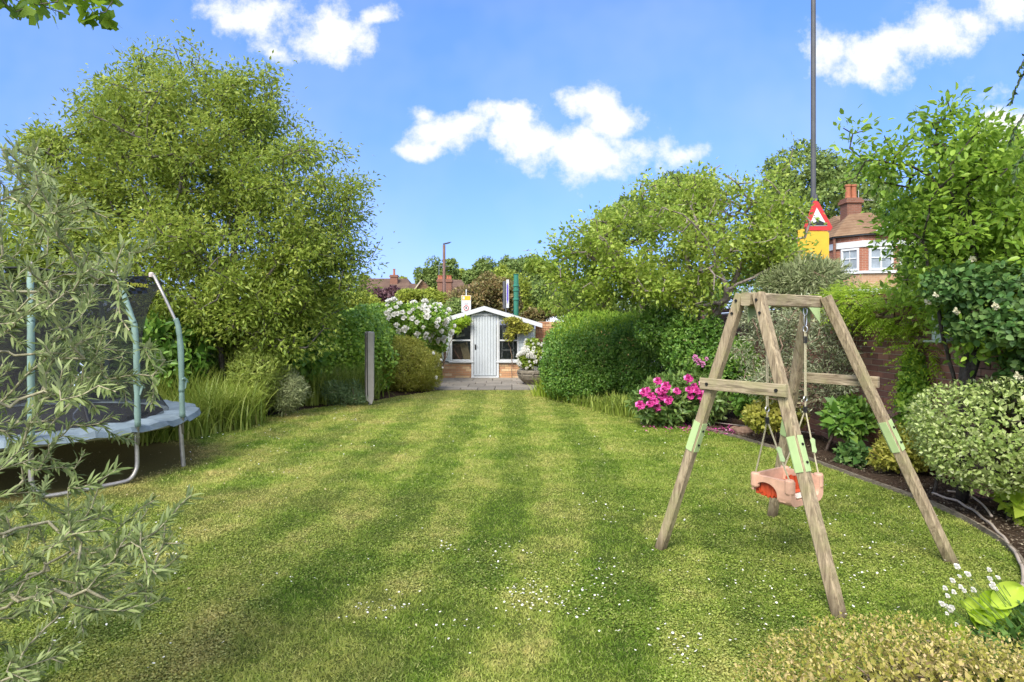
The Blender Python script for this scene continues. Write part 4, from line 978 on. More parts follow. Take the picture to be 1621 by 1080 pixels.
b = MB(); b.tube([(q[0]-.02, q[1]+.1, 0), (q[0]-.02, q[1]+.1, z0+.2)], .04, 10); b.build('post', M_POST, s2)
q = P24(817, 0, 22); q[2] = 0; zt = P24(0, 434, 22)[2]; vp = thing('vent_pipe', 'tall green cast iron vent pipe with collars behind the shed', 'vent pipe', tuple(q))
M_GRN = paint('green_iron', (.035, .19, .125), .45, .1, .15, 3, .1); pr = [(.105, 0)]
for z in (1.9, 2.62, 2.95, 3.12): pr += [(.092, z), (.115, z+.015), (.115, z+.06), (.09, z+.075)]
pr += [(.085, zt-.03), (.10, zt-.02), (.10, zt), (0.0, zt)]
b = MB(); b.lathe(pr, q, 16); b.build('pipe', M_GRN, vp)

# far aeroplane, a small dark sliver in the sky
q = at(834, 397, 420.); pn = thing('aeroplane', 'tiny aeroplane low in the sky above the far trees', 'aeroplane', tuple(q))
M_PL = paint('plane_grey', (.30, .33, .37), .5)
b = MB(); b.tube([q + np.array(v) for v in ((-2.6, 0, -.2), (-2.2, 0, 0), (2.0, .5, .25), (3.0, .6, .5))], [.05, .28, .26, .06], 8); b.build('fuselage', M_PL, pn)
b = MB(); b.prism([(-.4, 0), (.5, 0), (1.6, 2.6), (1.2, 2.6)], q, (1, 0, .1), (0, 1, .2), .06); b.prism([(-.4, 0), (.5, 0), (1.6, -2.6), (1.2, -2.6)], q, (1, 0, .1), (0, 1, -.2), .06); b.build('wing', M_PL, pn)
b = MB(); b.prism([(2.2, 0), (2.9, 0), (3.2, .8), (2.8, .8)], q + np.array([0, .5, .3]), (1, 0, .05), (0, 0, 1), .06); b.build('tail_fin', M_PL, pn)

# ================================================================== houses
M_TILE_O = island('old_tile', [(0, (.13, .075, .05)), (1, (.24, .14, .09))], .9, .6, (6, .5), (.16, .14, .09))
def tiled(name, a, b_):
    t = NT(name); g = t.n('TexCoord').outputs['Object']; mp = t.n('Mapping'); t.set(mp, 0, g); mp.inputs['Scale'].default_value = (1, 1, 1)
    w = t.n('TexWave', bands_direction='Z', i_Scale=2.2, i_Distortion=.6, i_Detail=2.0); t.set(w, 'Vector', g)
    n1 = t.noise(1.3, g, 5, .7); n2 = t.noise(9, g, 4, .7)
    c = t.mix(t.ramp(n1, [(.35, 0.0), (.7, 1.0)]), a, b_); c = t.mix(t.math('MULTIPLY', n2, .6), c, mul(a, .55)); c = t.mix(t.math('MULTIPLY', w.outputs[0], .25), c, mul(a, .4))
    return t.done(t.bsdf(c, .9, t.bump(w.outputs[0], .5, .05), spec=.15))
M_TILE = tiled('brown_tile', (.12, .075, .055), (.22, .145, .10)); M_TILE2 = tiled('buff_tile', (.20, .115, .065), (.33, .22, .13))
M_HB = brick_tex('house_brick', (.48, .30, .17), (.40, .22, .12), (.50, .42, .32), 'x'); M_HBR = brick_tex('red_brick', (.38, .14, .08), (.30, .11, .065), (.45, .38, .30), 'x')
M_CH = brick_tex('chimney_brick', (.26, .11, .07), (.19, .08, .05), (.26, .22, .17), 'x'); M_POT = paint('chimney_pot', (.34, .12, .06), .8)
M_REND = paint('render_white', (.70, .68, .64), .8, 0, .06, 2, .1)
def chimney(par, c, w, d, z0, z1, pots, mat=None, ph=1.0):
    b = MB(); b.box((c[0], c[1], (z0+z1)/2), (w, d, z1-z0)); b.box((c[0], c[1], z1+.07), (w+.14, d+.14, .14)); b.box((c[0], c[1], z1+.19), (w+.04, d+.04, .10)); ch = b.build('chimney', mat or M_CH, par)
    for k in range(pots):
        x = c[0] + (k - (pots-1)/2)*w/max(pots, 1)*.8; b = MB(); b.lathe([(.14, 0), (.12, .1), (.11, .55*ph), (.14, .58*ph), (.14, .66*ph), (.10, .66*ph), (.09, .3*ph)], (x, c[1], z1+.24), 12); b.build('chimney_pot', M_POT, ch)
# bay-fronted house over the wall on the right, d about 26 m
HD = 26.0
def HP(px, py, dy=0): p = at(px, py, HD); p[1] += dy; return p
hx0, hx1 = HP(1341, 0)[0], HP(1466, 0)[0]; hz_e = HP(0, 382)[2]
hs = thing('brick_house', 'Victorian brick house with white bay windows rising over the garden wall', 'house', (16.5, HD+3, 0))
b = MB(); b.box(((hx0+.9+hx1+6)/2, HD + 4.4, hz_e/2 + .25), (hx1+6-hx0-.9, 8, hz_e + .5)); b.build('wall', M_HB, hs)
# bay: half-octagon in plan
cx_ = HP(1388, 0)[0]; bayP = [(hx0, HD+.9), (hx0+.65, HD), (hx0 + 2.0, HD-.25), (hx0+3.4, HD+.35)]
def bayband(z0, z1, off, name, mat, par=hs):
    b = MB(); P = []
    for i, (x, y) in enumerate(bayP): P.append((x - (off if i == 0 else 0), y - off))
    P = P + [(bayP[-1][0], HD + 1.5), (bayP[0][0]-off, HD + 1.5)]
    n = len(P); b.add([(x, y, z0) for x, y in P] + [(x, y, z1) for x, y in P], [list(range(n))[::-1], list(range(n, 2*n))] + [[i, (i+1) % n, n+(i+1) % n, n+i] for i in range(n)]); return b.build(name, mat, par)
zz = lambda py: HP(0, py)[2]
bay = bayband(0, zz(470), 0, 'bay_base', M_HBR); bayband(zz(470), zz(457), .10, 'string_course', M_WHITE); bayband(zz(457), zz(433), 0, 'bay_panel', M_HB)
bayband(zz(433), zz(429), .09, 'bay_sill', M_WHITE); bayband(zz(429), zz(391), 0, 'bay_storey', M_HBR); bayband(zz(391), zz(381), .06, 'bay_lintel', M_WHITE); bayband(zz(381), zz(373), .02, 'bay_cornice', M_HBR); bayband(zz(373), zz(370), .18, 'gutter', M_POST)
def bay_window(i, f0, f1):
    (x0, y0), (x1, y1) = bayP[i], bayP[i+1]; a = np.array([x0, y0, 0]); c = np.array([x1, y1, 0]); dd = unit(c-a); nn = np.array([dd[1], -dd[0], 0]); L = np.linalg.norm(c-a)
    z0, z1 = zz(428.5), zz(392); p0, p1 = a + dd*L*f0, a + dd*L*f1; w = L*(f1-f0)
    b = MB(); up = np.array([0, 0, 1.])
    for p in (p0, p1): b.bar(p + nn*.03 + up*z0, p + nn*.03 + up*z1, .09, .09)
    for z in (z0+.05, z1-.05): b.bar(p0 + nn*.032 + up*z, p1 + nn*.032 + up*z, .085, .09)
    m = (p0+p1)/2
    if w > .8: b.bar(m + nn*.034 + up*(z0+.1), m + nn*.034 + up*(z1-.1), .07, .06)
    else: b.bar(m + nn*.034 + up*(z0+.1), m + nn*.034 + up*(z1-.1), .03, .03)
    b.bar(p0 + nn*.03 + up*((z0+z1)/2+.05), p1 + nn*.03 + up*((z0+z1)/2+.05), .05, .05)
    wn = b.build('window', M_WHITE, hs)
    b = MB(); b.bar((p0) + nn*.008 + up*((z0+z1)/2), (p1) + nn*.008 + up*((z0+z1)/2), .02, z1-z0-.1, ch=.02); b.build('pane', paint('window_glass', (.24, .28, .31), .08, 0, .3, 3), wn)
bay_window(0, .25, .85) ; bay_window(1, .22, .85); bay_window(2, .12, .72)
b = MB(); apx = HP(1386, 322)                                   # bay roof: a hipped cone of tiles leaning back to the main roof
rp = [(x - (.25 if i == 0 else 0), y - .22, zz(371)) for i, (x, y) in enumerate(bayP)] + [(bayP[-1][0]+.6, HD+1.8, zz(371)), (bayP[0][0]-.25, HD+1.8, zz(371))]
ap = (HP(1372, 0)[0], HD+1.4, zz(330)); ap2 = (HP(1412, 0)[0], HD+1.6, zz(325))
b.add(rp + [ap, ap2], [(0, 1, 6), (1, 2, 7, 6), (2, 3, 7), (3, 4, 7), (4, 5, 6, 7), (5, 0, 6), (0, 5, 4, 3, 2, 1)]); b.build('bay_roof', M_TILE2, hs)
b = MB(); x0, x1 = hx0+.5, hx1+7; z0, z1 = hz_e+.3, zz(312)
b.add([(x0, HD+.2, z0), (x1, HD+.2, z0), (x1, HD+8.7, z0), (x0, HD+8.7, z0), (x0+1.3, HD+4.4, z1), (x1, HD+4.4, z1)], [(0, 1, 5, 4), (1, 2, 5), (2, 3, 4, 5), (3, 0, 4), (3, 2, 1, 0)]); b.build('roof', M_TILE2, hs)
chimney(hs, (HP(1386, 0)[0], HD+1.9), .66, .6, zz(345), zz(309), 2)
b = MB(); b.tube([(hx0-.12, HD+.8, 0), (hx0-.12, HD+.8, zz(372))], .06, 8); b.build('downpipe', M_CH, hs)
b = MB(); c = np.array([HP(1399, 0)[0], HD+1.9, 0]); b.tube([c + np.array([0, 0, zz(318)]), c + np.array([0, 0, zz(285)])], .02, 5); b.tube([c + np.array([-.1, 0, zz(301)]), c + np.array([.7, 0, zz(303)])], .015, 5)
for k in range(5): b.tube([c + np.array([.1+.12*k, -.2, zz(301.5)]), c + np.array([.1+.12*k, .2, zz(301.5)])], .01, 4)
b.build('television_aerial', M_ZINC, hs)
b = MB(); b.prism([(-.7, 0), (.9, 0), (.1, .55)], HP(1397, 372, -.3), (1, .25, 0), (0, 0, 1), .12); b.build('white_gablet', M_WHITE, hs)
# white gabled house far right behind the tree
q = at(1640, 300, 30.); h2 = thing('white_house', 'pale rendered house glimpsed behind the leaves at the right edge', 'house', (q[0], 31, 0))
b = MB(); b.box((q[0]+1.5, 33, 3.2), (9, 6, 6.4)); b.build('wall', M_REND, h2)
b = MB(); b.add([(q[0]-3.4, 29.7, 6.3), (q[0]+6.4, 29.7, 6.3), (q[0]+6.4, 36.3, 6.3), (q[0]-3.4, 36.3, 6.3), (q[0]-3.4, 33, 9.6), (q[0]+6.4, 33, 9.6)], [(0, 1, 5, 4), (2, 3, 4, 5), (0, 4, 3), (1, 2, 5), (3, 2, 1, 0)]); b.build('roof', tiled('slate', (.22, .23, .25), (.36, .37, .39)), h2)
for k in range(3): 
    b = MB(); b.box((q[0]-2 + 2.4*k, 29.97, 4.6), (1.0, .08, 1.4), 0, .01); wn = b.build('window', M_WHITE, h2); b = MB(); b.box((q[0]-2+2.4*k, 29.92, 4.6), (.8, .03, 1.2)); b.build('pane', paint('window_glass', (.24, .28, .31), .08), wn)
# brown roofs beyond the shed
def hip_house(name, label, px0, px1, py_e, py_r, d, rx0, rx1, mat, dep=8, wallm=None):
    A, B = at(px0, py_e, d), at(px1, py_e, d); R = at(0, py_r, d+dep/2)[2]; ze = A[2]; h = thing(name, label, 'house', ((A[0]+B[0])/2, d+dep/2, 0))
    b = MB(); b.box(((A[0]+B[0])/2, d+dep/2, ze/2), (B[0]-A[0]-.8, dep-.8, ze)); b.build('wall', wallm or M_HB, h)
    X0, X1 = at(rx0, 0, d+dep/2)[0], at(rx1, 0, d+dep/2)[0]
    b = MB(); b.add([(A[0], d, ze), (B[0], d, ze), (B[0], d+dep, ze), (A[0], d+dep, ze), (X0, d+dep/2, R), (X1, d+dep/2, R)], [(0, 1, 5, 4), (1, 2, 5), (2, 3, 4, 5), (3, 0, 4), (3, 2, 1, 0)]); b.build('roof', mat, h)
    return h
h3 = hip_house('brick_house', 'far house with long dark brown hipped roof beside the big tree', 560, 662, 478, 441, 62, 572, 645, M_TILE, 10)
chimney(h3, (at(624, 0, 66)[0], 66), .8, .6, 5, at(0, 439, 66)[2], 1)
h4 = hip_house('brick_house', 'far brown roofed house with a gable between the lamp post and purple bush', 622, 722, 476, 449, 54, 650, 700, M_TILE, 9)
b = MB(); A, B, C_ = at(643, 478, 53), at(697, 478, 53), at(668, 444.5, 53); bk = np.array([0, 5., 0])
b.add([A, B, C_, A+bk, B+bk, C_+bk], [(0, 1, 2), (0, 2, 5, 3), (1, 4, 5, 2), (3, 5, 4)]); b.build('gable', M_TILE2, h4)
b = MB(); b.bar(A + np.array([0, -.12, 0]), C_ + np.array([0, -.12, .05]), .1, .35, up=(0, 1, 0)); b.build('bargeboard', paint('verge_buff', (.50, .42, .30), .8), h4)
h5 = hip_house('brick_house', 'far house with twin chimney stacks behind the lamp post', 690, 772, 480, 443, 46, 700, 765, M_TILE, 8)
for px in (697, 711): chimney(h5, (at(px, 0, 47)[0], 47), .40 if px < 700 else .44, .6, 3.5, at(0, 447, 47)[2], 2, None, .45)
b = MB(); c = at(695, 438, 47); b.tube([c, c + np.array([0, 0, .9])], .02, 4); b.tube([c + np.array([-.2, 0, .85]), c + np.array([.8, 0, .8])], .02, 4); b.build('television_aerial', M_ZINC, h5)
# small white-roofed lean-to beyond the back wall
q = at(893, 503, 25.); lt = thing('garden_outbuilding', 'small white roofed outbuilding seen over the back wall beside the hedge', 'outbuilding', (q[0], 26, 0))
b = MB(); b.box((q[0], 26, .9), (1.5, 1.6, 1.8)); b.build('wall', M_REND, lt)
b = MB(); b.add([(q[0]-.75, 25.1, 1.78), (q[0]+.8, 25.1, 1.72), (q[0]+.6, 26.9, 2.25), (q[0]-.9, 26.9, 2.3)] + [(q[0]-.75, 25.1, 1.83), (q[0]+.8, 25.1, 1.77), (q[0]+.6, 26.9, 2.3), (q[0]-.9, 26.9, 2.35)], [(3, 2, 1, 0), (4, 5, 6, 7), (0, 1, 5, 4), (1, 2, 6, 5), (2, 3, 7, 6), (3, 0, 4, 7)]); b.build('roof', M_SW, lt)
b = MB(); c = at(869, 0, 24.5); b.tube([(c[0], 24.5, 0), (c[0], 24.5, at(0, 488, 24.5)[2])], .05, 8); tag(b.build('white_post', M_SW), 'plain white post standing behind the back wall', 'post')

# ================================================================== planting
def E(px, py, d, rx, rz, ry=None):
    """ellipsoid from its centre and radii in photo pixels at distance d; ry in metres"""
    k = d/F; return (at(px, py, d), (rx*k, ry if ry else (rx+rz)/2*k, rz*k))
def mass(ells, n, shell=.3, amp=.12, freq=1.0, p=2.0, zmin=.02, seed=3, keep_in=False):
    r = np.random.default_rng(seed); C = np.array([c for c, _ in ells]); R = np.array([q for _, q in ells])
    ar = (R[:, 0]*R[:, 1] + R[:, 1]*R[:, 2] + R[:, 0]*R[:, 2]); idx = r.choice(len(ells), n, p=ar/ar.sum())
    d = rdir(n, r); d = d/((np.abs(d)**p).sum(1)**(1/p))[:, None]
    sn = SinNoise(seed, 18, 2.2*freq, 9*freq); q = C[idx] + d*R[idx]; w = 1 + amp*sn(q) - shell*np.abs(r.normal(0, .5, n)).clip(0, 1.6)
    P = C[idx] + d*R[idx]*w[:, None]
    N = unit(np.sign(d)*np.abs(d)**(p-1)/R[idx])
    ok = P[:, 2] > zmin
    if not keep_in and len(ells) > 1:
        for j in range(len(ells)):
            v = (((np.abs((P - C[j])/R[j]))**p).sum(1))**(1/p); ok &= (idx == j) | (v > 1 - shell*1.1)
    return P[ok], N[ok]
def foliage(name, PN, L, W, mat, root, tmpl=T_DIAMOND, out=.5, up=.2, nout=.9, lvar=.35, seed=5, hang=0):
    r = np.random.default_rng(seed); P, N = PN; n = len(P)
    A = N*out + rdir(n, r)*.75 + np.array([0, 0, up - hang]); NN = N*nout + np.array([0, 0, .45]) + rdir(n, r)*.45
    s = 1 + r.uniform(-lvar, lvar, n)
    return leaf_obj(name, P, A, L*s, W*s, mat, root, tmpl, NN)
def both(name, root, ells, n, L, W, mat, tmpl=T_DIAMOND, shell=.3, amp=.12, freq=1.0, p=2.0, seed=3, inner=.12, ik=2.6, zmin=.02, **kw):
    """outer leaves plus larger leaves deeper in, as one foliage mesh"""
    P, N = mass(ells, n, shell, amp, freq, p, zmin, seed)
    ni = int(n*inner); r = np.random.default_rng(seed+1)
    sm = [(c, tuple(np.array(q)*.80)) for c, q in ells]; Pi, Ni = mass(sm, ni, shell*1.3, amp, freq, p, zmin, seed)
    r = np.random.default_rng(seed); out, up, nout = kw.get('out', .5), kw.get('up', .2), kw.get('nout', .9)
    def orient(P, N):
        k = len(P); return N*out + rdir(k, r)*.75 + np.array([0, 0, up]), N*nout + np.array([0, 0, .45]) + rdir(k, r)*.45
    A1, N1 = orient(P, N); s = 1 + r.uniform(-.35, .35, len(P)); V1, G1 = leaf_arrays(P, A1, L*s, W*s, tmpl, N1)
    A2, N2 = orient(Pi, Ni); V2, G2 = leaf_arrays(Pi, A2, L*ik, W*ik, T_DIAMOND, N2)
    fs = list(G1.values()) + [g + len(V1) for g in G2.values()]
    return link(name, mesh(name, np.concatenate([V1, V2]), fs), mat, root)
def stems(root, base, ells, k, mat, r0=.02, seed=1, name='stems', step=.12):
    r = np.random.default_rng(seed); T, _ = in_ells([(c, tuple(np.array(q)*.85)) for c, q in ells], k, .8, r); T = T[T[:, 2] > base[2] + .1]
    T = T[np.argsort(((T - base)**2).sum(1))]
    G = grow([[base, base + np.array([0, 0, .12])]], T, step, .35, .03, r0*.25, .45, seed); return limbs(name, G, mat, root, sides=4), G
def straps(root, name, centres, n, L, Wd, mat, seed=1, bend=.9, spread=.12, segs=5, upr=1.0):
    """arching strap leaves as one mesh"""
    r = np.random.default_rng(seed); C = np.array(centres)[r.integers(0, len(centres), n)] + np.stack([r.normal(0, spread, n), r.normal(0, spread, n), np.zeros(n)], 1)
    az = r.uniform(0, 2*PI, n); h = np.stack([np.cos(az), np.sin(az), 0*az], 1); s = np.stack([-np.sin(az), np.cos(az), 0*az], 1)
    Ln = L*r.uniform(.55, 1.2, n); th0 = np.abs(r.normal(.12, .22, n)); bd = bend*r.uniform(.4, 1.5, n); V = []
    p = C.copy(); rows = []
    for k in range(segs + 1):
        f = k/segs; w = Wd*(1 - f**2.2)*.5 + .0006; rows.append(np.stack([p - s*w, p + s*w], 1))
        th = th0 + bd*f**1.3*1.5; p = p + (h*np.sin(th)[:, None] + np.array([0, 0, 1.])*np.cos(th)[:, None]*upr)*(Ln/segs)[:, None]
    V = np.stack(rows, 1).reshape(-1, 3); k2 = 2*(segs+1); b = (np.arange(n)*k2)[:, None, None]
    q = np.array([(2*i, 2*i+1, 2*i+3, 2*i+2) for i in range(segs)])[None]
    V[:, 2] = np.maximum(V[:, 2], .01)
    return link(name, mesh(name, V, [(b + q).reshape(-1, 4)]), mat, root)
def flower_mesh(name, R, petals, mat, seed=1, cup=.7):
    r = np.random.default_rng(seed); P, A, N = [], [], []
    for k in range(petals):
        u = r.uniform(-.15, 1); a_ = r.uniform(0, 2*PI); d = np.array([math.sqrt(max(0, 1-u*u))*math.cos(a_), math.sqrt(max(0, 1-u*u))*math.sin(a_), u])
        P.append(d*R*r.uniform(.1, .45)); A.append(d + r.normal(0, .25, 3)); N.append(-d*cup + r.normal(0, .5, 3))
    V, G = leaf_arrays(np.array(P), np.array(A), R*.75*r.uniform(.7, 1.1, petals), R*.8, T_BROAD, np.array(N), r)
    me = mesh(name, V, list(G.values())); me.materials.append(mat); return me
def put_flowers(root, me, PN, name='flower', smin=.7, smax=1.25, push=.02, seed=2):
    r = random.Random(seed); inv = wmat(root).inverted()
    for p, n in zip(*PN):
        o = bpy.data.objects.new(name, me); COL.objects.link(o); o.parent = root; q = p + n*push; q = inv @ Vector(q); o.location = q
        o.rotation_euler = Vector(n + np.array([0, -.3, .35])).to_track_quat('Z', 'Y').to_euler(); s = r.uniform(smin, smax); o.scale = (s, s, s*r.uniform(.8, 1))
def face_cam(PN, n, seed=1, k=-.1):
    P, N = PN; v = unit(np.array([0, 0, 1.6]) - P); ok = (N*v).sum(1) > k; P, N = P[ok], N[ok]; i = np.random.default_rng(seed).permutation(len(P))[:n]; return P[i], N[i]

# leaf and bark materials
LM_TREE = leafmat('leaf_yellow_green', [(.09, .15, .02), (.215, .30, .035), (.41, .475, .09), (.54, .50, .12)], .42, .45, .8)
LM_APPLE = leafmat('leaf_fresh_green', [(0.099, 0.178, 0.019), (0.238, 0.343, 0.037), (0.449, 0.528, 0.099)], .42, .45, .9)
LM_RTREE = leafmat('leaf_bright_green', [(0.072, 0.150, 0.018), (0.180, 0.312, 0.031), (0.372, 0.516, 0.072)], .45, .38, 1.6)
LM_ROUND = leafmat('leaf_blue_green', [(.03, .085, .02), (.075, .165, .035), (.17, .27, .07)], .25, .5, 2)
LM_HEDGE = leafmat('leaf_privet', [(0.048, 0.127, 0.018), (0.113, 0.24, 0.032), (0.24, 0.374, 0.067)], .3, .4, 1.4)
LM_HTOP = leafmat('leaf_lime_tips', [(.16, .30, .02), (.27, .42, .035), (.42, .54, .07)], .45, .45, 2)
LM_IVY = leafmat('leaf_ivy', [(0.073, 0.163, 0.023), (0.179, 0.325, 0.043), (0.423, 0.585, 0.09)], .3, .35, 1.3)
LM_GOLD = leafmat('leaf_golden', [(.14, .17, .02), (.32, .33, .045), (.52, .49, .10), (.50, .30, .14)], .4, .5, 3)
LM_VAR = leafmat('leaf_variegated', [(.10, .17, .03), (.27, .36, .08), (.52, .58, .24), (.74, .76, .50)], .3, .4, 3)
LM_OLIVE = leafmat('leaf_olive', [(.065, .10, .022), (.15, .20, .055), (.29, .345, .125)], .28, .5, 3, (.33, .37, .19))
LM_SILV = leafmat('leaf_silver', [(.12, .15, .07), (.26, .29, .15), (.48, .50, .32), (.62, .50, .24)], .25, .5, 2.5)
LM_GREY = leafmat('leaf_grey_green', [(0.110, 0.143, 0.061), (0.209, 0.248, 0.099), (0.352, 0.374, 0.187)], .25, .6, 3)
LM_WIST = leafmat('leaf_wisteria', [(.13, .26, .02), (.32, .47, .035), (.50, .62, .08)], .5, .42, 1.5)
LM_STRAP = leafmat('leaf_strap', [(.09, .155, .02), (.22, .30, .04), (.40, .46, .10), (.46, .38, .16)], .4, .45, 1.2)
LM_LIME = leafmat('leaf_lime', [(.22, .36, .015), (.36, .52, .03), (.50, .64, .07)], .45, .4, 3)
LM_DARK = leafmat('leaf_dark', [(.02, .045, .012), (.045, .09, .02), (.09, .15, .035)], .2, .4, 1)
LM_PURP = leafmat('leaf_purple', [(.05, .022, .03), (.11, .05, .06), (.20, .10, .10)], .2, .5, 1)
LM_BRON = leafmat('leaf_bronze', [(.07, .10, .02), (.17, .16, .045), (.32, .22, .09), (.42, .24, .12)], .3, .5, .7)
LM_FAR = leafmat('leaf_far', [(0.069, 0.119, 0.025), (0.150, 0.225, 0.050), (0.275, 0.350, 0.094)], .3, .6, .25)
LM_FARL = leafmat('leaf_far_light', [(.12, .17, .025), (.25, .32, .04), (.42, .46, .07)], .35, .6, .25)
LM_BOX = leafmat('leaf_box', [(.12, .14, .018), (.34, .32, .045), (.60, .47, .20), (.66, .46, .26)], .3, .5, 7)
LM_FERN = leafmat('leaf_peony', [(.05, .11, .02), (.12, .21, .045), (.24, .33, .09)], .3, .4, 2)
LM_GINK = leafmat('leaf_ginkgo', [(.07, .14, .012), (.15, .26, .018), (.26, .38, .03)], .5, .5, 4)
BK_TREE = barkmat('bark_grey', (.06, .05, .04), (.18, .16, .135)); BK_APPLE = barkmat('bark_apple', (.13, .10, .085), (.32, .27, .235)); BK_DARK = barkmat('bark_dark', (.03, .025, .02), (.09, .075, .06))
BK_OLIVE = barkmat('bark_olive', (.24, .22, .13), (.44, .40, .26), 40); BK_STEM = barkmat('stem_brown', (.14, .09, .06), (.32, .23, .16), 30)
M_ROSE = leafmat('rose_white', [(.70, .66, .56), (.82, .80, .73), (.88, .87, .83)], .3, .5, 5)

# ---- the big pale tree on the left
base = np.array([-5.35, 11.6, 0]); T1 = thing('broadleaf_tree', 'largest tree, a broad yellow-green many-stemmed tree rising behind the trampoline', 'tree', tuple(base))
D1 = 11.8
EL = [E(300, 240, D1, 160, 125, 1.9), E(468, 335, D1, 118, 112, 1.6), E(190, 320, D1+.3, 125, 120, 1.8), E(330, 420, D1-.2, 220, 110, 2.1), E(285, 140, D1, 62, 72, .9), E(395, 185, D1, 62, 68, 1.0), E(490, 430, D1, 95, 75, 1.3), E(120, 260, D1, 62, 62, 1.0), E(200, 190, D1, 62, 62, 1.0), E(300, 505, D1-.6, 130, 48, 1.3), E(430, 520, D1-.5, 100, 55, 1.2), E(370, 470, D1-1.2, 90, 60, .8), E(110, 380, D1+.4, 80, 90, 1.3)]
T, _ = in_ells(EL, 1900, .5, np.random.default_rng(5)); extra = np.array([at(x, y, D1 + dz) for x, y, dz in ((287,58,0),(270,80,.2),(305,90,-.1),(187,105,0),(208,125,.2),(436,118,0),(443,140,.1),(420,112,-.2),(350,110,0),(130,160,0),(72,215,.2),(62,240,0),(560,245,0),(583,290,0),(578,335,.2),(602,382,0),(590,405,0),(560,440,0),(575,455,.2),(520,500,0),(455,175,0),(463,200,.1),(240,118,0),(156,140,.2))])
T = T[SinNoise(9, 16, 1.2, 3.6)(T) > -.95]; T = np.concatenate([T, extra]); T = T[T[:, 2] > .9]; dist = ((T - base)**2).sum(1); T = T[np.argsort(dist + np.random.default_rng(1).normal(0, 3, len(T)))]
st = [[base, base + np.array([-.25, .1, 1.2]), at(300, 380, D1), at(290, 230, D1)], [base, base + np.array([.45, 0, .9]), at(420, 440, D1), at(470, 330, D1)], [base, base + np.array([.1, -.2, 1.3]), at(370, 400, D1-.3), at(385, 240, D1)], [base, base + np.array([-.6, 0, .8]), at(210, 420, D1), at(180, 300, D1+.2)], [base, base + np.array([.0, -.5, .8]), at(330, 460, D1-1), at(300, 370, D1-1.2)]]
G = grow(st, T, .2, .3, .02, .0072, .42, 3); limbs('trunk', G, BK_TREE, T1, cap=.065)
P, A, L, Wd, N = twig_leaves(G, 138000, .088, .036, .15, 5, .12, .5, np.random.default_rng(8))
leaf_obj('crown', P, A, L, Wd, LM_TREE, T1, T_FOLD, N)
print('tree1', len(P), len(G[0]))
# ---- spreading fruit tree on the right
base = np.array([3.55, 10.9, 0]); T2 = thing('fruit_tree', 'wide low fruit tree with crooked bare branches showing, behind the hedge and swing', 'tree', tuple(base)); D2 = 11.0
EL = [E(1080, 385, D2, 175, 78, 1.7), E(960, 410, D2, 85, 70, 1.3), E(1212, 378, D2-.2, 64, 70, 1.2), E(1060, 320, D2, 85, 48, 1.1), E(1160, 325, D2, 75, 48, 1.2), E(1000, 450, D2+.4, 110, 42, 1.3), E(905, 425, D2, 42, 34, .6), E(1100, 455, D2 - .8, 90, 40, 1.0), E(900, 480, D2+.8, 40, 22, .6)]
T, _ = in_ells(EL, 640, .55, np.random.default_rng(6)); extra = np.array([at(x, y, D2) for x, y in ((1105,268),(1112,285),(1140,262),(1065,290),(985,325),(885,395),(878,405),(868,430),(935,380),(1210,290),(1040,300),(1160,285),(1180,300),(862,452),(1255,235),(1250,262))])
T = T[SinNoise(19, 16, 1.5, 4.5)(T) > -.85]; T = np.concatenate([T, extra]); T = T[T[:, 2] > 1.7]; T = T[np.argsort(((T - base - [0, 0, 1.6])**2).sum(1) + np.random.default_rng(2).normal(0, 2, len(T)))]
f1 = np.array([3.5, 10.9, 1.35]); st = [[base, base + np.array([.06, 0, .7]), f1, at(1040, 440, D2), at(960, 400, D2)], [f1, at(1090, 420, D2-.2), at(1075, 330, D2)], [f1, at(1165, 440, D2-.3), at(1190, 370, D2-.3), at(1250, 300, D2-.3)], [f1, at(1150, 460, D2-.8), at(1230, 420, D2-.6)], [f1, at(1130, 430, D2+.4), at(1150, 340, D2+.3)]]
G = grow(st, T, .13, .5, .0, .010, .40, 5); limbs('trunk', G, BK_APPLE, T2, cap=.075, sides=6)
P, A, L, Wd, N = twig_leaves(G, 33000, .076, .045, .12, 4, .05, .5, np.random.default_rng(9))
leaf_obj('crown', P, A, L, Wd, LM_APPLE, T2, T_FOLD, N); print('tree2', len(P))
# ---- right-hand tree leaning over the wall
base = np.array([4.12, 5.5, 0]); T3 = thing('small_tree', 'leafy tree with twin dark trunks in front of the brick wall at right', 'tree', tuple(base)); D3 = 5.5
EL = [E(1510, 330, D3, 80, 95, .8), E(1560, 300, D3+.2, 85, 95, .8), E(1420, 252, D3, 62, 34, .4), E(1545, 430, D3, 78, 75, .8), E(1500, 225, D3, 42, 40, .35), E(1600, 420, D3, 70, 110, .7), E(1462, 395, D3+.1, 42, 62, .35), E(1570, 500, D3-.3, 65, 60, .5), E(1660, 300, D3, 80, 110, .8)]
T, _ = in_ells(EL, 470, .55, np.random.default_rng(7)); extra = np.array([at(x, y, D3) for x, y in ((1500,160),(1506,180),(1525,185),(1335,203),(1350,212),(1375,205),(1345,235),(1400,215),(1460,190),(1475,195),(1545,205),(1330,290),(1390,300),(1450,470))])
T = np.concatenate([T, extra]); T = T[(T[:, 2] > .9) & (T[:, 1] < 6.6)]; T = T[np.argsort(((T - base - [0, 0, 1.2])**2).sum(1) + np.random.default_rng(3).normal(0, .6, len(T)))]
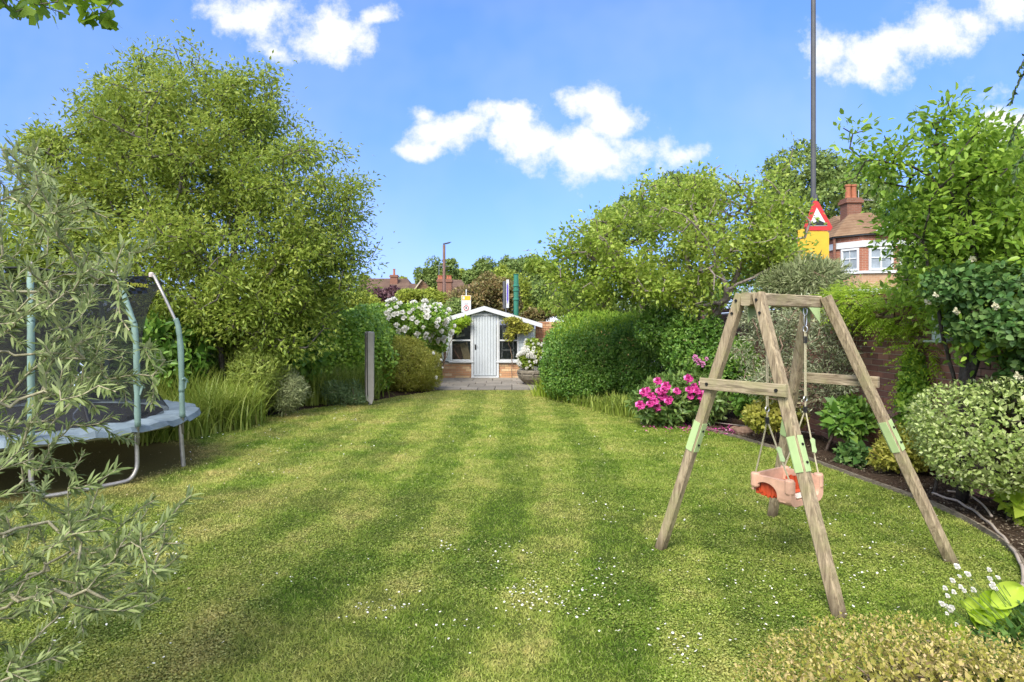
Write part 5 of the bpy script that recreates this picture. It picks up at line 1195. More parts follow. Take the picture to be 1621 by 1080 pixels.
st = [[base, at(1528, 600, 5.4), at(1550, 540, 5.4), at(1585, 440, 5.5), at(1600, 330, 5.5)], [base, at(1522, 600, 5.45), at(1535, 545, 5.4), at(1550, 470, 5.4), at(1545, 370, 5.4), at(1530, 290, 5.4), at(1495, 230, 5.4)], [base + np.array([-.12, .2, 0]), at(1512, 610, 5.55), at(1490, 520, 5.5), at(1476, 450, 5.5), at(1460, 380, 5.5)], [at(1545, 370, 5.4), at(1500, 300, 5.4), at(1440, 262, 5.4), at(1370, 255, 5.4)]]
G = grow(st, T, .1, .35, .0, .0042, .40, 6); limbs('trunk', G, BK_DARK, T3, cap=.034, sides=6)
P, A, L, Wd, N = twig_leaves(G, 17500, .066, .031, .085, 5, .12, .6, np.random.default_rng(10))
leaf_obj('crown', P, A, L, Wd, LM_RTREE, T3, T_BROAD, N); print('tree3', len(P))
b = MB(); b.tube([at(1533, 610, 5.38), at(1541, 585, 5.38), at(1552, 550, 5.36), at(1560, 520, 5.4), at(1575, 450, 5.45)], [.034, .032, .027, .022, .012], 9)
b.tube([base, at(1530, 700, 5.4), at(1528, 640, 5.4), at(1535, 600, 5.38)], [.05, .045, .04, .034], 9); b.tube([at(1526, 640, 5.4), at(1525, 600, 5.42), at(1532, 560, 5.42), at(1548, 510, 5.42)], [.022, .02, .018, .012], 8)
b.build('lower_trunk', BK_DARK, T3, smooth=True)
# ---- round-leaved shrub at the far right, above the gate
r = np.random.default_rng(3); sh = thing('viburnum_shrub', 'shrub with rounded blue-green leaves and cream flower heads above the dark gate', 'shrub', (4.5, 5.0, 0))
EL = [E(1600, 480, 5.0, 85, 70, .45), E(1585, 520, 4.95, 60, 32, .4), E(1660, 520, 4.9, 70, 120, .5), E(1520, 455, 5.1, 50, 34, .3)]
both('foliage', sh, EL, 7200, .050, .038, LM_ROUND, T_BROAD, .45, .15, 1.6, inner=.18, ik=1.8); stems(sh, np.array([4.45, 4.95, 0]), EL, 60, BK_STEM, .02)
M_CREAM = leafmat('cream_flower', [(.55, .50, .30), (.70, .66, .46), (.8, .78, .62)], .2, .6, 8)
put_flowers(sh, flower_mesh('flower', .035, 26, M_CREAM, 4), face_cam(mass(EL, 400, .1), 14, 3))
# overhanging dark twigs, top right
q = at(1700, 200, 4.6); ov = thing('overhanging_branch', 'thin hanging twigs with dark leaves entering at the upper right edge of the photo', 'tree', (q[0]+.6, q[1], 0))
b = MB(); r = np.random.default_rng(71); PP, AA = [], []
b.tube([np.array([q[0]+.6, q[1], 0]), np.array([q[0]+.55, q[1], 1.8]), at(1760, 120, 4.6), at(1690, 60, 4.6), at(1650, 70, 4.6)], [.04, .03, .016, .010, .006], 7)
for tw in (((1690,60),(1650,85),(1625,110),(1608,140),(1602,160)), ((1650,85),(1640,150),(1622,180),(1606,205),(1598,228)), ((1640,150),(1638,200),(1625,235),(1610,262),(1606,280)), ((1690,60),(1640,78),(1622,92),(1612,118)), ((1638,200),(1645,250),(1632,290),(1624,310))):
    pts = smooth_line([at(x, y, 4.6 + .02*k) for k, (x, y) in enumerate(tw)], 5); b.tube(pts, list(np.linspace(.006, .0018, len(pts))), 5)
    for k in range(3, len(pts)):
        for _ in range(2): PP.append(pts[k]); AA.append(unit(pts[k] - pts[k-1])*.6 + r.normal(0, .5, 3) + np.array([0, 0, -.45]))
b.build('trunk', BK_DARK, ov); leaf_obj('leaves', np.array(PP), np.array(AA), r.uniform(.035, .06, len(PP)), .022, LM_DARK, ov, T_BROAD)

# ---- clipped hedge right of the lawn
hg = thing('clipped_hedge', 'big rounded clipped green hedge between the stone planter and the peonies', 'hedge', (1.95, 13.9, 0))
EL = [((1.98, 14.1, .88), (1.22, 1.7, 1.10)), ((1.45, 13.7, .72), (.78, 1.2, .92)), ((2.75, 13.1, .86), (.75, .9, 1.06))]
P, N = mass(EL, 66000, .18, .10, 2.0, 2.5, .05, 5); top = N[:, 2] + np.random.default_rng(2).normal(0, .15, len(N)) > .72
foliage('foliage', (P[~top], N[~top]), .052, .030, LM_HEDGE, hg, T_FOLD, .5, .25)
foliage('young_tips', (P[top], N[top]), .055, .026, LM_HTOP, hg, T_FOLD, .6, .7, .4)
P, N = mass([(c, tuple(np.array(q)*.82)) for c, q in EL], 7000, .2, .06, 2.0, 2.5, .03, 6); foliage('inner_leaves', (P, N), .14, .09, LM_HEDGE, hg)
stems(hg, np.array([2.0, 13.9, 0]), EL, 160, BK_STEM, .03)
# gap plant and dark shrub behind the peony
sb = thing('tree_peony_shrub', 'dark green cut-leaved shrub behind the pink peonies', 'shrub', (3.35, 10.6, 0))
EL = [E(1100, 555, 10.5, 58, 60, .6), E(1150, 580, 10.3, 48, 50, .5), E(1060, 520, 11.0, 52, 36, .5)]
both('foliage', sb, EL, 15000, .06, .030, LM_HEDGE, T_FOLD, .5, .2, 1.5); stems(sb, np.array([3.3, 10.6, 0]), EL, 90, BK_STEM, .03)
put_flowers(sb, flower_mesh('flower', .055, 26, leafmat('peony_pale', [(.62, .16, .42), (.75, .30, .55), (.85, .5, .7)], .3, .5, 8), 4), (np.array([at(*q, 9.75) for q in ((1105,572),(1118,568),(1100,566),(1112,576))]), np.tile([[0, -1., .2]], (4, 1))))
# ---- peony with magenta flowers
pb_ = thing('peony_bush', 'peony bush covered in magenta double flowers beside the swing', 'flowering bush', (2.75, 9.9, 0))
EL = [E(1050, 640, 9.9, 52, 34, .45), E(1110, 632, 9.9, 50, 40, .45), E(1078, 620, 10.1, 60, 28, .4)]
both('foliage', pb_, EL, 5200, .10, .036, LM_FERN, T_LANCE, .45, .15, 1.6, inner=.15, ik=1.4); stems(pb_, np.array([2.75, 9.9, 0]), EL, 60, BK_STEM, .02)
FL = [(1012,642),(1024,618),(1018,622),(1030,628),(1040,604),(1043,620),(1036,636),(1040,645),(1053,612),(1050,618),(1060,632),(1070,620),(1056,636),(1090,618),(1098,612),(1092,628),(1102,620),(1112,608),(1118,622),(1088,600),(1119,610),(1028,640),(1048,628),(1110,630),(1122,634)]
me = flower_mesh('flower', .078, 46, M_PINK, 6)
put_flowers(pb_, me, (np.array([at(x, y, 9.42 + .012*((x*7) % 11)) for x, y in FL]), np.array([unit(np.array([.15*math.sin(x), -1, .35])) for x, y in FL])), smin=.72, smax=1.15)
# ---- silvery shrub behind the swing
sv = thing('silver_shrub', 'loose silvery variegated shrub on a pale bare trunk behind the swing', 'shrub', (4.02, 7.75, 0))
EL = [E(1225, 560, 8.0, 65, 80, .55), E(1290, 530, 7.8, 62, 70, .5), E(1195, 500, 8.2, 30, 40, .35), E(1310, 600, 7.7, 42, 36, .4), E(1250, 620, 8.0, 70, 40, .45)]
T, _ = in_ells(EL, 330, .7, np.random.default_rng(3)); base = np.array([4.05, 7.75, 0]); T = T[np.argsort(((T-base)**2).sum(1))]
G = grow([[base, at(1318, 690, 7.75), at(1308, 640, 7.7), at(1290, 590, 7.75)], [at(1312, 655, 7.7), at(1330, 600, 7.7)], [at(1308, 640, 7.7), at(1250, 600, 7.9), at(1225, 540, 8)]], T, .1, .45, .02, .0042, .45, 8); limbs('trunk', G, BK_STEM, sv, cap=.032, sides=6)
P, A, L, Wd, N = twig_leaves(G, 13000, .055, .014, .055, 5, .0, .8, np.random.default_rng(12)); leaf_obj('crown', P, A, L, Wd, LM_SILV, sv, T_FOLD, N)
# grey-green willow-leaved shrub above the wall
gs = thing('grey_shrub', 'feathery grey-green shrub showing just above the swing beam', 'shrub', (4.9, 9.7, 0))
EL = [E(1285, 445, 9.6, 60, 42, .6), E(1240, 455, 9.8, 40, 34, .5), E(1290, 500, 9.5, 50, 40, .5)]
both('foliage', gs, EL, 9000, .085, .014, LM_GREY, T_DIAMOND, .6, .2, 1.6, out=.9); stems(gs, np.array([4.1, 9.5, 0]), EL, 70, BK_STEM, .03)
# ---- low plants in the right-hand bed
def lowbush(name, label, cat, px, py, d, rx, rz, n, L, Wd, mat, tmpl=T_FOLD, group=None, **kw):
    c = at(px, py, d); rt = thing(name, label, cat, (c[0], c[1], 0), group); EL = [E(px, py, d, rx, rz)]; k = rx*d/F
    rr_ = np.random.default_rng(int(px)); 
    for _ in range(3): EL.append((c + np.array([rr_.uniform(-.6, .6)*k, rr_.uniform(-.4, .4)*k, rr_.uniform(-.5, .35)*rz*d/F]), tuple(np.array(EL[0][1])*rr_.uniform(.45, .7))))
    both('foliage', rt, EL, n, L, Wd, mat, tmpl, kw.pop('shell', .55), kw.pop('amp', .24), kw.pop('freq', 2), **kw); stems(rt, np.array([c[0], c[1], 0]), EL, 40, BK_STEM, .018); return rt
lowbush('leafy_shrub', 'low shrub with broad dark green leaves at the foot of the wall behind the swing', 'shrub', 1345, 664, 7.3, 34, 32, 1900, .075, .04, LM_HEDGE, T_BROAD)
lowbush('leafy_shrub', 'small spreading shrub with yellowish leaves seen between the swing legs', 'shrub', 1228, 655, 8.2, 46, 26, 2600, .05, .032, LM_GOLD, T_BROAD)
lowbush('perennial_plant', 'small bluish green plant on the bare soil beside the right swing leg', 'plant', 1348, 722, 7.0, 22, 18, 700, .055, .036, LM_ROUND, T_BROAD)
lowbush('leafy_shrub', 'yellow-green evergreen between the swing leg and the variegated bush', 'shrub', 1428, 712, 6.4, 44, 34, 2200, .045, .024, LM_GOLD, T_FOLD)
lowbush('leafy_shrub', 'dark shrub filling the bed beneath the silver shrub', 'shrub', 1195, 640, 9.2, 30, 30, 1800, .06, .04, LM_HEDGE, T_BROAD)
lowbush('perennial_plant', 'pale green seedling plant at the right edge on the mulch', 'plant', 1615, 790, 4.95, 26, 30, 260, .07, .05, LM_WIST, T_BROAD)
# rocks and broken brick
M_ROCK = paint('bed_stone', (.24, .15, .10), .9, 0, .35, 9, .7)
for k, (px, py, s) in enumerate(((1178, 688, .16), (1165, 682, .10), (1200, 676, .12))):
    q = gr(px, py); b = MB(); m = []; n = 10
    for i in range(5):
        for j in range(n):
            a_ = 2*PI*j/n; rr_ = s*math.sin(PI*(i+.6)/5.4)*random.uniform(.8, 1.15); m.append((q[0]+rr_*math.cos(a_), q[1]+rr_*.7*math.sin(a_), s*.45*(1 - 2*i/4.0) + s*.3))
    b.add(m, [[i*n+j, (i+1)*n+j, (i+1)*n+(j+1) % n, i*n+(j+1) % n] for i in range(4) for j in range(n)] + [list(range(n)), [4*n+j for j in range(n)][::-1]])
    tag(b.build('rock', M_ROCK), ['largest reddish stone lying on the soil behind the swing', 'small reddish stone left of the largest stone on the soil', 'small stone behind the largest reddish one in the bed'][k], 'rock')
# variegated dome
vb = thing('variegated_bush', 'rounded pale green and cream variegated bush in front of the wall', 'bush', (4.15, 5.0, 0))
EL = [((4.15, 5.0, .78), (.72, .66, .40)), ((4.45, 5.05, .70), (.66, .6, .38)), ((3.95, 5.0, .62), (.50, .5, .36))]
both('foliage', vb, EL, 15000, .036, .021, LM_VAR, T_FOLD, .22, .10, 2.5, 2.2, inner=.14, ik=2.2, zmin=.22); stems(vb, np.array([4.15, 5.0, 0]), EL, 90, BK_DARK, .028)
# ---- wisteria over the wall
ws = thing('wisteria', 'bright green wisteria spilling over the top of the brick wall', 'climbing plant', (4.45, 7.2, 0))
r = np.random.default_rng(31); P, A, N, LL_ = [], [], [], []
def pinnate(p, dr, L, n=6):
    s = unit(np.cross(dr, np.array([0, 0, 1.]))); 
    for k in range(n + 1):
        f = (k+.6)/(n+.6); q = p + dr*L*f + np.array([0, 0, -.30*L*f*f])
        for sg_ in (-1, 1):
            P.append(q); A.append(s*sg_ + dr*.55 + np.array([0, 0, -.25])); N.append((0, 0, 1)); LL_.append(.062*(1.15 - .5*f))
    P.append(p + dr*L + np.array([0, 0, -.3*L])); A.append(dr - np.array([0, 0, .4])); N.append((0, 0, 1)); LL_.append(.045)
EL = [E(1375, 478, 7.4, 60, 20, .30), E(1430, 490, 6.8, 52, 34, .32), E(1335, 478, 7.9, 36, 18, .3), E(1480, 462, 6.3, 36, 30, .3), E(1462, 548, 6.45, 22, 34, .15), E(1448, 596, 6.7, 12, 40, .10), E(1450, 655, 6.7, 9, 26, .08)]
for c, q in EL: c[0] = min(c[0], WX + .05)
Pm, Nm = mass(EL, 760, .4, .15, 1.5)
for p, nn in zip(Pm, Nm): pinnate(p, unit(nn*.7 + r.normal(0, .45, 3) + np.array([-.25, -.1, -.1])), r.uniform(.14, .26))
leaf_obj('foliage', np.array(P), np.array(A), np.array(LL_), np.array(LL_)*.40, LM_WIST, ws, T_FOLD, np.array(N)); stems(ws, np.array([4.42, 6.9, 0]), EL, 60, BK_STEM, .03)
iv = thing('ivy', 'dark ivy trailing down the brick wall below the wisteria', 'climbing plant', (4.46, 6.7, 0)); EL = [((4.44, 6.62, .75), (.07, .22, .7))]
both('foliage', iv, EL, 1300, .05, .042, LM_IVY, T_BROAD, .4, .1); stems(iv, np.array([4.44, 6.62, 0]), EL, 25, BK_STEM, .012)
# ---- foreground box hedge, masterwort and lime leaves
bh = thing('box_hedge', 'low clipped box hedge with yellowing tips in the bottom right foreground', 'hedge', (1.35, 2.05, 0))
EL = [((1.36, 2.0, .20), (.60, .42, .38)), ((1.05, 1.8, .12), (.50, .42, .32)), ((1.72, 2.05, .12), (.46, .42, .32))]
both('foliage', bh, EL, 54000, .0140, .0078, LM_BOX, T_FOLD, .2, .09, 6, 2.4, inner=.15, ik=2.2, zmin=.01); stems(bh, np.array([1.35, 2.0, 0]), EL, 120, BK_STEM, .012)
ll = thing('lime_leaved_plant', 'plant with a few very large lime-green leaves behind the low box hedge', 'plant', (2.18, 2.72, 0))
LF = [((1500,985),(1545,1045),.17),((1520,945),(1560,985),.16),((1578,935),(1560,975),.17),((1555,960),(1545,985),.14),((1530,960),(1555,1000),.13),((1610,920),(1570,960),.14),((1600,995),(1555,972),.14),((1500,1020),(1530,1045),.12),((1615,960),(1600,1000),.13),((1490,1010),(1530,1010),.12)]
V, Fc, b = [], [], MB()
for k, ((x1, y1), (x0, y0), w) in enumerate(LF):
    d0 = 2.62; a, c = at(x0, y0, d0), at(x1, y1, d0 + .02*(k % 3)); ax = c - a; L = np.linalg.norm(ax); ax /= L; sd_ = unit(np.cross(ax, np.array([.1, -.75, .65]))); nn = np.cross(sd_, ax); m = 9; rows = []
    for i in range(m + 1):
        f = i/m; ww = w*.36*math.sin(PI*min(1, f*.93 + .07))**.62; cz = -.10*L*f*f*2
        for j in (-1, -.5, 0, .5, 1): rows.append(a + ax*L*f*1.1 + sd_*ww*j + nn*(.028*abs(j)**1.5 + .005*math.sin(i*2.2 + j*3)) + np.array([0, 0, cz]))
    b.add(rows, [(i*5+j, i*5+j+1, (i+1)*5+j+1, (i+1)*5+j) for i in range(m) for j in range(4)])
b.build('leaf_blades', LM_LIME, ll, smooth=True)
b = MB()
for k, ((x1, y1), (x0, y0), w) in enumerate(LF): b.tube([np.array([2.18, 2.72, .0]), np.array([2.15, 2.68, .22]), at(x0, y0, 2.62)], [.006, .005, .004], 5)
b.build('stalks', LM_FERN, ll)
mw = thing('masterwort', 'white starry flowers on thin stems above dark divided leaves beside the box hedge', 'flowering plant', (2.3, 2.45, 0))
EL = [E(1590, 1040, 2.55, 58, 44, .16), E(1560, 1070, 2.4, 50, 40, .15), E(1640, 1010, 2.6, 40, 50, .15)]
both('foliage', mw, EL, 1300, .055, .022, leafmat('leaf_divided', [(.03, .08, .015), (.075, .16, .03), (.15, .25, .05)], .3, .35, 4), T_LANCE, .5, .2, 4, inner=.1, ik=1.3, zmin=.03)
MWP = [(1515,898),(1519,913),(1532,910),(1508,920),(1496,932),(1510,938),(1500,944),(1491,957),(1504,966),(1498,960),(1499,972),(1515,990),(1566,903),(1567,917),(1580,915),(1572,925),(1576,933),(1521,930),(1541,935),(1507,963),(1571,930),(1526,936)]
b = MB(); me = flower_mesh('flower', .016, 30, M_ROSE, 9, .2); fp, fn = [], []
for k, (x, y) in enumerate(MWP):
    p = at(x, y, 2.62 + .01*(k % 5)); s = np.array([2.26 + .02*(k % 4), 2.5, .12]); b.tube([s, (s+p)/2 + np.array([.02, 0, -.01]), p], [.0022, .0018, .0013], 5); fp.append(p); fn.append(np.array([.2*math.sin(k), -.4, 1.]))
b.build('stems', LM_FERN, mw); put_flowers(mw, me, (np.array(fp), np.array(fn)), smin=.6, smax=1.0, push=0)

# ---- olive in the left foreground
ol = thing('olive_tree', 'grey-green olive tree with long narrow leaves overlapping the trampoline', 'tree', (-2.75, 2.35, 0))
ENV = [(225,62),(260,60),(300,130),(340,168),(380,200),(430,195),(500,215),(540,235),(580,255),(620,238),(660,215),(700,225),(750,262),(800,285),(850,285),(900,272),(940,245),(980,190),(1030,110),(1080,60)]
r = np.random.default_rng(41); TG = []
ey, ex = zip(*ENV)
while len(TG) < 520:
    y = r.uniform(232, 1100); mx = np.interp(y, ey, ex); x = -260 + (mx + 260)*r.uniform(0, 1)**.62; d = r.uniform(1.85, 3.0)
    if 640 < y < 800 and x > 60 and r.uniform() < .70: continue
    if 690 < y < 770 and x > 150 and r.uniform() < .8: continue
    if y > 960 and r.uniform() < .35: continue
    if y < 420 and x > 90 and r.uniform() < .45: continue
    TG.append(at(x, y, d))
for (x, y) in ((60,233),(40,240),(20,232),(245,385),(205,400),(262,570),(240,640),(302,785),(285,800),(290,860),(284,880),(270,905),(262,945),(230,935),(115,1030),(100,1050),(135,318),(170,345),(60,1062)): TG.append(at(x, y, r.uniform(2.0, 2.4)))
for _ in range(110): TG.append(at(r.uniform(-80, 235), r.uniform(800, 985), r.uniform(1.9, 2.6)))
for _ in range(70): TG.append(at(r.uniform(-60, 170), r.uniform(420, 640), r.uniform(1.9, 2.6)))
TG = np.array(TG); base = np.array([-2.75, 2.35, 0]); TG = TG[np.argsort(((TG - base - [0, 0, .9])**2*np.array([1, 1, .35])).sum(1))]
st = [[base, base + np.array([0, 0, .5]), base + np.array([.05, 0, 1.1]), base + np.array([.15, 0, 1.7])], [base + np.array([0, 0, .45]), (-2.2, 2.3, .75)], [base + np.array([0, 0, .9]), (-2.2, 2.4, 1.15)], [base + np.array([0, 0, 1.2]), (-2.25, 2.2, 1.6)], [base + np.array([0, 0, .3]), (-2.2, 2.2, .35)]]
G = grow(st, TG, .045, .22, .04, .0023, .40, 9); limbs('trunk', G, BK_OLIVE, ol, cap=.035)
P_, par, rad, dr, cnt = G; idx = np.where((cnt <= 7) & (par >= 0))[0]; P, A, N = [], [], []
I = np.repeat(idx, 12); n = len(I); f = r.uniform(0, 1, (n, 1)); base_p = P_[par[I]]*(1-f) + P_[I]*f; sd_ = unit(r.normal(size=(n, 3))*np.array([.8, .8, 1])); sd_ = unit(sd_ - dr[I]*(sd_*dr[I]).sum(1)[:, None])
A = dr[I]*.95 + sd_*.75 + r.normal(0, .15, (n, 3)) + np.array([0, 0, .06]); s = r.uniform(.6, 1.2, n)
leaf_obj('crown', base_p, A, .052*s, .0090*r.uniform(.8, 1.25, n), LM_OLIVE, ol, T_LANCE, np.array([[0, -.3, .8]])); print('olive', n)
# ---- ginkgo spray, top left
gk = thing('ginkgo_tree', 'ginkgo branch with fan-shaped leaves hanging in the top left corner', 'tree', (-4.4, 1.2, 0)); r = np.random.default_rng(51)
T = np.array([at(x, y, d) for x, y, d in [(r.uniform(-60, 175), r.uniform(-60, 14), r.uniform(2.4, 2.9)) for _ in range(46)] + [(150,24,2.6),(110,24,2.6),(22,20,2.6),(75,22,2.7),(168,18,2.6),(178,2,2.6)]])
gb_ = np.array([-4.4, 1.2, 0]); G = grow([[gb_, gb_ + np.array([.1, .2, 2.0]), gb_ + np.array([.4, .5, 3.3]), at(-150, -70, 2.6), at(60, -40, 2.6), at(150, -25, 2.6)]], T, .05, .3, .1, .0022, .5, 3); limbs('trunk', G, BK_TREE, gk, cap=.05)
P, A, L, Wd, N = twig_leaves(G, 230, .050, .060, .02, 2, .9, .3, r, .3); leaf_obj('leaves', P, A, L, Wd, LM_GINK, gk, T_FAN, N)

# ================================================================== left border
iv2 = thing('ivy_hedge', 'dense ivy-clad hedge sloping up behind the rotary airer', 'hedge', (-3.9, 15, 0))
EL = [((-3.9, 14.6, .95), (1.0, 1.2, 1.12)), ((-3.9, 16.6, 1.05), (.75, 1.2, 1.2)), ((-4.8, 13.4, .75), (.9, .9, 1.0)), ((-3.5, 18.9, 1.0), (1.0, 1.2, 1.1))]
both('foliage', iv2, EL, 42000, .070, .055, LM_IVY, T_BROAD, .25, .12, 1.4, 2.3, inner=.12, ik=1.9); stems(iv2, np.array([-3.8, 15, 0]), EL, 120, BK_STEM, .03)
cr = thing('climbing_rose', 'climbing rose with many white blooms spreading beside the shed', 'climbing plant', (-2.9, 18.2, 0))
EL = [E(662, 508, 17.0, 46, 28, .6), E(625, 505, 16.8, 34, 26, .5), E(690, 512, 17.8, 24, 28, .5), E(696, 542, 18.4, 12, 18, .25), E(640, 535, 16.9, 44, 26, .5), E(610, 545, 16.6, 36, 40, .5)]
both('foliage', cr, EL, 15000, .070, .045, LM_IVY, T_BROAD, .4, .18, 1.6, inner=.12); stems(cr, np.array([-2.3, 18.9, 0]), EL, 60, BK_STEM, .03)
b = MB(); w = lambda px, py, d=18.9: at(px, py, d)
b.tube([w(700, 600), w(697, 585), w(704, 568), w(703, 550), w(699, 530), w(702, 515)], [.05, .04, .035, .035, .03, .02], 7); b.tube([w(695, 598), w(703, 575), w(706, 560), w(700, 540)], [.03, .025, .02, .02], 7); b.build('old_stems', BK_STEM, cr, smooth=True)
roseme = flower_mesh('flower', .085, 40, M_ROSE, 7)
r = np.random.default_rng(61); FP = [(r.uniform(612, 715), 0) for _ in range(0)]
PN = face_cam(mass(EL[:3], 1600, .08, .15), 95, 5, .05); put_flowers(cr, roseme, PN, smin=.5, smax=1.3, push=.06)
wr2 = thing('climbing_rose', 'pale leaved climber trained along the shed eaves over the right window', 'climbing plant', (-.1, 19.0, 0)); EL = [E(818, 518, 18.95, 14, 12, .12), E(806, 530, 18.95, 7, 12, .08), E(832, 520, 18.95, 12, 8, .12), E(812, 509, 18.9, 18, 5, .12)]
both('foliage', wr2, EL, 1500, .055, .035, LM_GOLD, T_BROAD, .6, .2); stems(wr2, np.array([.0, 19.0, 0]), EL, 26, BK_STEM, .02)
wv2 = thing('vine', 'bright green vine hanging under the left shed eave', 'climbing plant', (-2.0, 19.0, 0)); EL = [E(728, 513, 18.95, 13, 6, .1), E(722, 522, 18.95, 8, 5, .08), E(738, 508, 18.95, 8, 4, .08)]
both('foliage', wv2, EL, 520, .075, .06, LM_WIST, T_BROAD, .6, .2); stems(wv2, np.array([-2.35, 19.05, 0]), EL, 16, BK_STEM, .02)
gb2 = thing('golden_bush', 'rounded golden-green bush between the rotary airer and the shed', 'bush', (-2.6, 15.3, 0))
EL = [E(640, 580, 15.2, 52, 44, .9), E(665, 590, 15.4, 36, 34, .7), E(612, 585, 15.0, 28, 38, .6), E(640, 560, 15.3, 34, 27, .6)]
both('foliage', gb2, EL, 26000, .060, .018, LM_GOLD, T_DIAMOND, .3, .14, 1.8, inner=.12, out=.3, up=.3); stems(gb2, np.array([-2.6, 15.3, 0]), EL, 120, BK_STEM, .03)
put_flowers(gb2, roseme, face_cam(mass(EL, 300, .05), 9, 4, .1), smin=.35, smax=.6)
# strap-leaved clumps and grey shrub
def clump(label, pts, n, L, Wd, seed, mat=LM_STRAP, bend=.9, spread=.16, group=None):
    P = [gr(*p) for p in pts]; c = np.mean(P, axis=0); return tag(straps(None, 'strap_leaf_clump', P, n, L, Wd, mat, seed, bend, spread), label, 'plant', group)
clump('clump of arching strap leaves beside the trampoline leg', [(265,694),(285,690),(310,686),(240,698)], 1100, .62, .022, 1)
clump('tall clump of yellow-green strap leaves right of the trampoline', [(335,682),(360,678),(330,670),(385,672),(350,668)], 1900, .80, .022, 2)
clump('strap leaves rising under the big tree trunks', [(300,672),(270,670),(330,664),(370,662),(240,672)], 1700, .9, .022, 3, bend=.6)
clump('arching strap leaf clump beyond the grey shrub', [(495,640),(520,638),(545,636),(560,634),(575,632)], 2000, .85, .020, 4)
clump('upright strap leaves in front of the grapevine leaves', [(470,640),(450,644),(430,648),(410,652)], 1300, .85, .020, 5, bend=.6)
clump('lime strap leaf clump by the planter at the hedge foot', [(878,628),(890,630),(872,627),(896,633)], 1100, .55, .024, 6, leafmat('leaf_lime_strap', [(.16, .26, .02), (.30, .42, .04), (.48, .56, .09)], .45, .45, 2))
clump('low strap leaf clump between the hedge and the peonies', [(975,652),(990,655),(965,650),(1000,658)], 700, .38, .022, 7)
clump('small strap leaf clump against the hedge foot', [(930,642),(945,645),(915,638)], 420, .28, .018, 8)
gsh = lowbush('grey_shrub', 'low feathery grey-green shrub between the tall strap leaves and the arching clump', 'shrub', 452, 618, 11.0, 34, 36, 9000, .055, .009, LM_GREY, T_DIAMOND, out=.5, up=.4)
lowbush('grey_shrub', 'willowy pale green shrub under the big tree behind the strap leaves', 'shrub', 410, 592, 10.8, 46, 52, 12000, .07, .015, leafmat('leaf_willow', [(.15, .22, .03), (.28, .36, .06), (.45, .51, .12)], .3, .5, 2), T_DIAMOND, out=.4, up=.5)
lowbush('fern_shrub', 'small bluish ferny plant right of the arching strap clump', 'shrub', 545, 624, 12.6, 40, 22, 5000, .05, .010, leafmat('leaf_blue_fern', [(.06, .11, .04), (.12, .19, .07), (.22, .30, .12)], .3, .5, 2), T_DIAMOND, out=.5)
lowbush('grapevine', 'broad lobed green leaves spilling out beneath the ivy hedge', 'climbing plant', 470, 558, 12.6, 42, 50, 2300, .12, .11, LM_HEDGE, T_BROAD)
lowbush('laurel_bush', 'dark broad-leaved bush behind the trampoline net', 'bush', 265, 560, 10.4, 60, 62, 1500, .14, .06, LM_HEDGE, T_BROAD)
lowbush('laurel_bush', 'deep green bush far left behind the trampoline', 'bush', 120, 560, 11.5, 110, 90, 9000, .10, .05, LM_IVY, T_BROAD)
lowbush('laurel_bush', 'tall green bush at the left edge behind the olive leaves', 'bush', 20, 470, 11.0, 110, 150, 9000, .11, .05, LM_TREE, T_BROAD)
lowbush('laurel_bush', 'leafy green bush under the right side of the big tree', 'bush', 480, 490, 14.0, 60, 55, 8000, .08, .05, LM_IVY, T_BROAD)
lowbush('laurel_bush', 'shaded bush beneath the middle of the big tree', 'bush', 350, 560, 13.5, 130, 60, 9000, .09, .05, LM_HEDGE, T_BROAD)
# white rose in the planter
rp_ = thing('white_rose_bush', 'white rose bush in full bloom growing in the stone planter', 'flowering bush', tuple(pln.location))
EL = [E(843, 566, 17.0, 19, 21, .36), E(832, 572, 16.9, 12, 14, .25), E(853, 560, 17.0, 13, 18, .25), E(845, 548, 17.0, 14, 12, .22)]
both('foliage', rp_, EL, 5200, .055, .038, LM_APPLE, T_BROAD, .5, .15, 2); stems(rp_, np.array([pln.location[0], 17.0, .38]), EL, 30, BK_STEM, .014)
put_flowers(rp_, flower_mesh('flower', .075, 36, M_ROSE, 8), face_cam(mass(EL, 900, .08), 66, 6, -.05), smin=.55, smax=1.1, push=.03)

# ================================================================== trees and shrubs beyond the garden
def fartree(name, label, ells, base_d, n, L, mat, group=None, trunk=.12, wk=.6, seed=3, zlow=.3, ik=2.0, shell=.5, cat='tree'):
    c = np.mean([e[0] for e in ells], axis=0); rt = thing(name, label, cat, (c[0], c[1], 0), group); r = np.random.default_rng(seed)
    E2 = list(ells)
    for (cc, q) in ells:
        for _ in range(9):
            d = rdir(1, r)[0]; d[1] = -abs(d[1]); k = r.uniform(.25, .42); E2.append((cc + d*np.array(q)*.80, tuple(np.array(q)*k)))
    both('crown', rt, E2, n, L, L*wk, mat, T_DIAMOND, shell, .14, 1.2/max(1, base_d/14), 2.0, seed, .1, ik, zlow)
    b0 = np.array([c[0], c[1], 0]); T, _ = in_ells(ells, 60, .9, r); T = T[np.argsort(((T-b0)**2).sum(1))]
    G = grow([[b0, b0*[1, 1, 0] + np.array([0, 0, max(.4, c[2]*.55)])]], T, .5, .3, .0, .02*base_d/20, .45, seed); limbs('trunk', G, BK_DARK, rt); return rt
fartree('broadleaf_tree', 'dark dense tree rising behind the lamp column and the road sign', [E(1300, 330, 36, 95, 75, 3), E(1270, 275, 36, 60, 45, 2), E(1350, 300, 37, 60, 55, 2), E(1235, 330, 36, 45, 60, 2), E(1300, 420, 36, 100, 60, 3)], 36, 24000, .20, LM_FAR, seed=3)
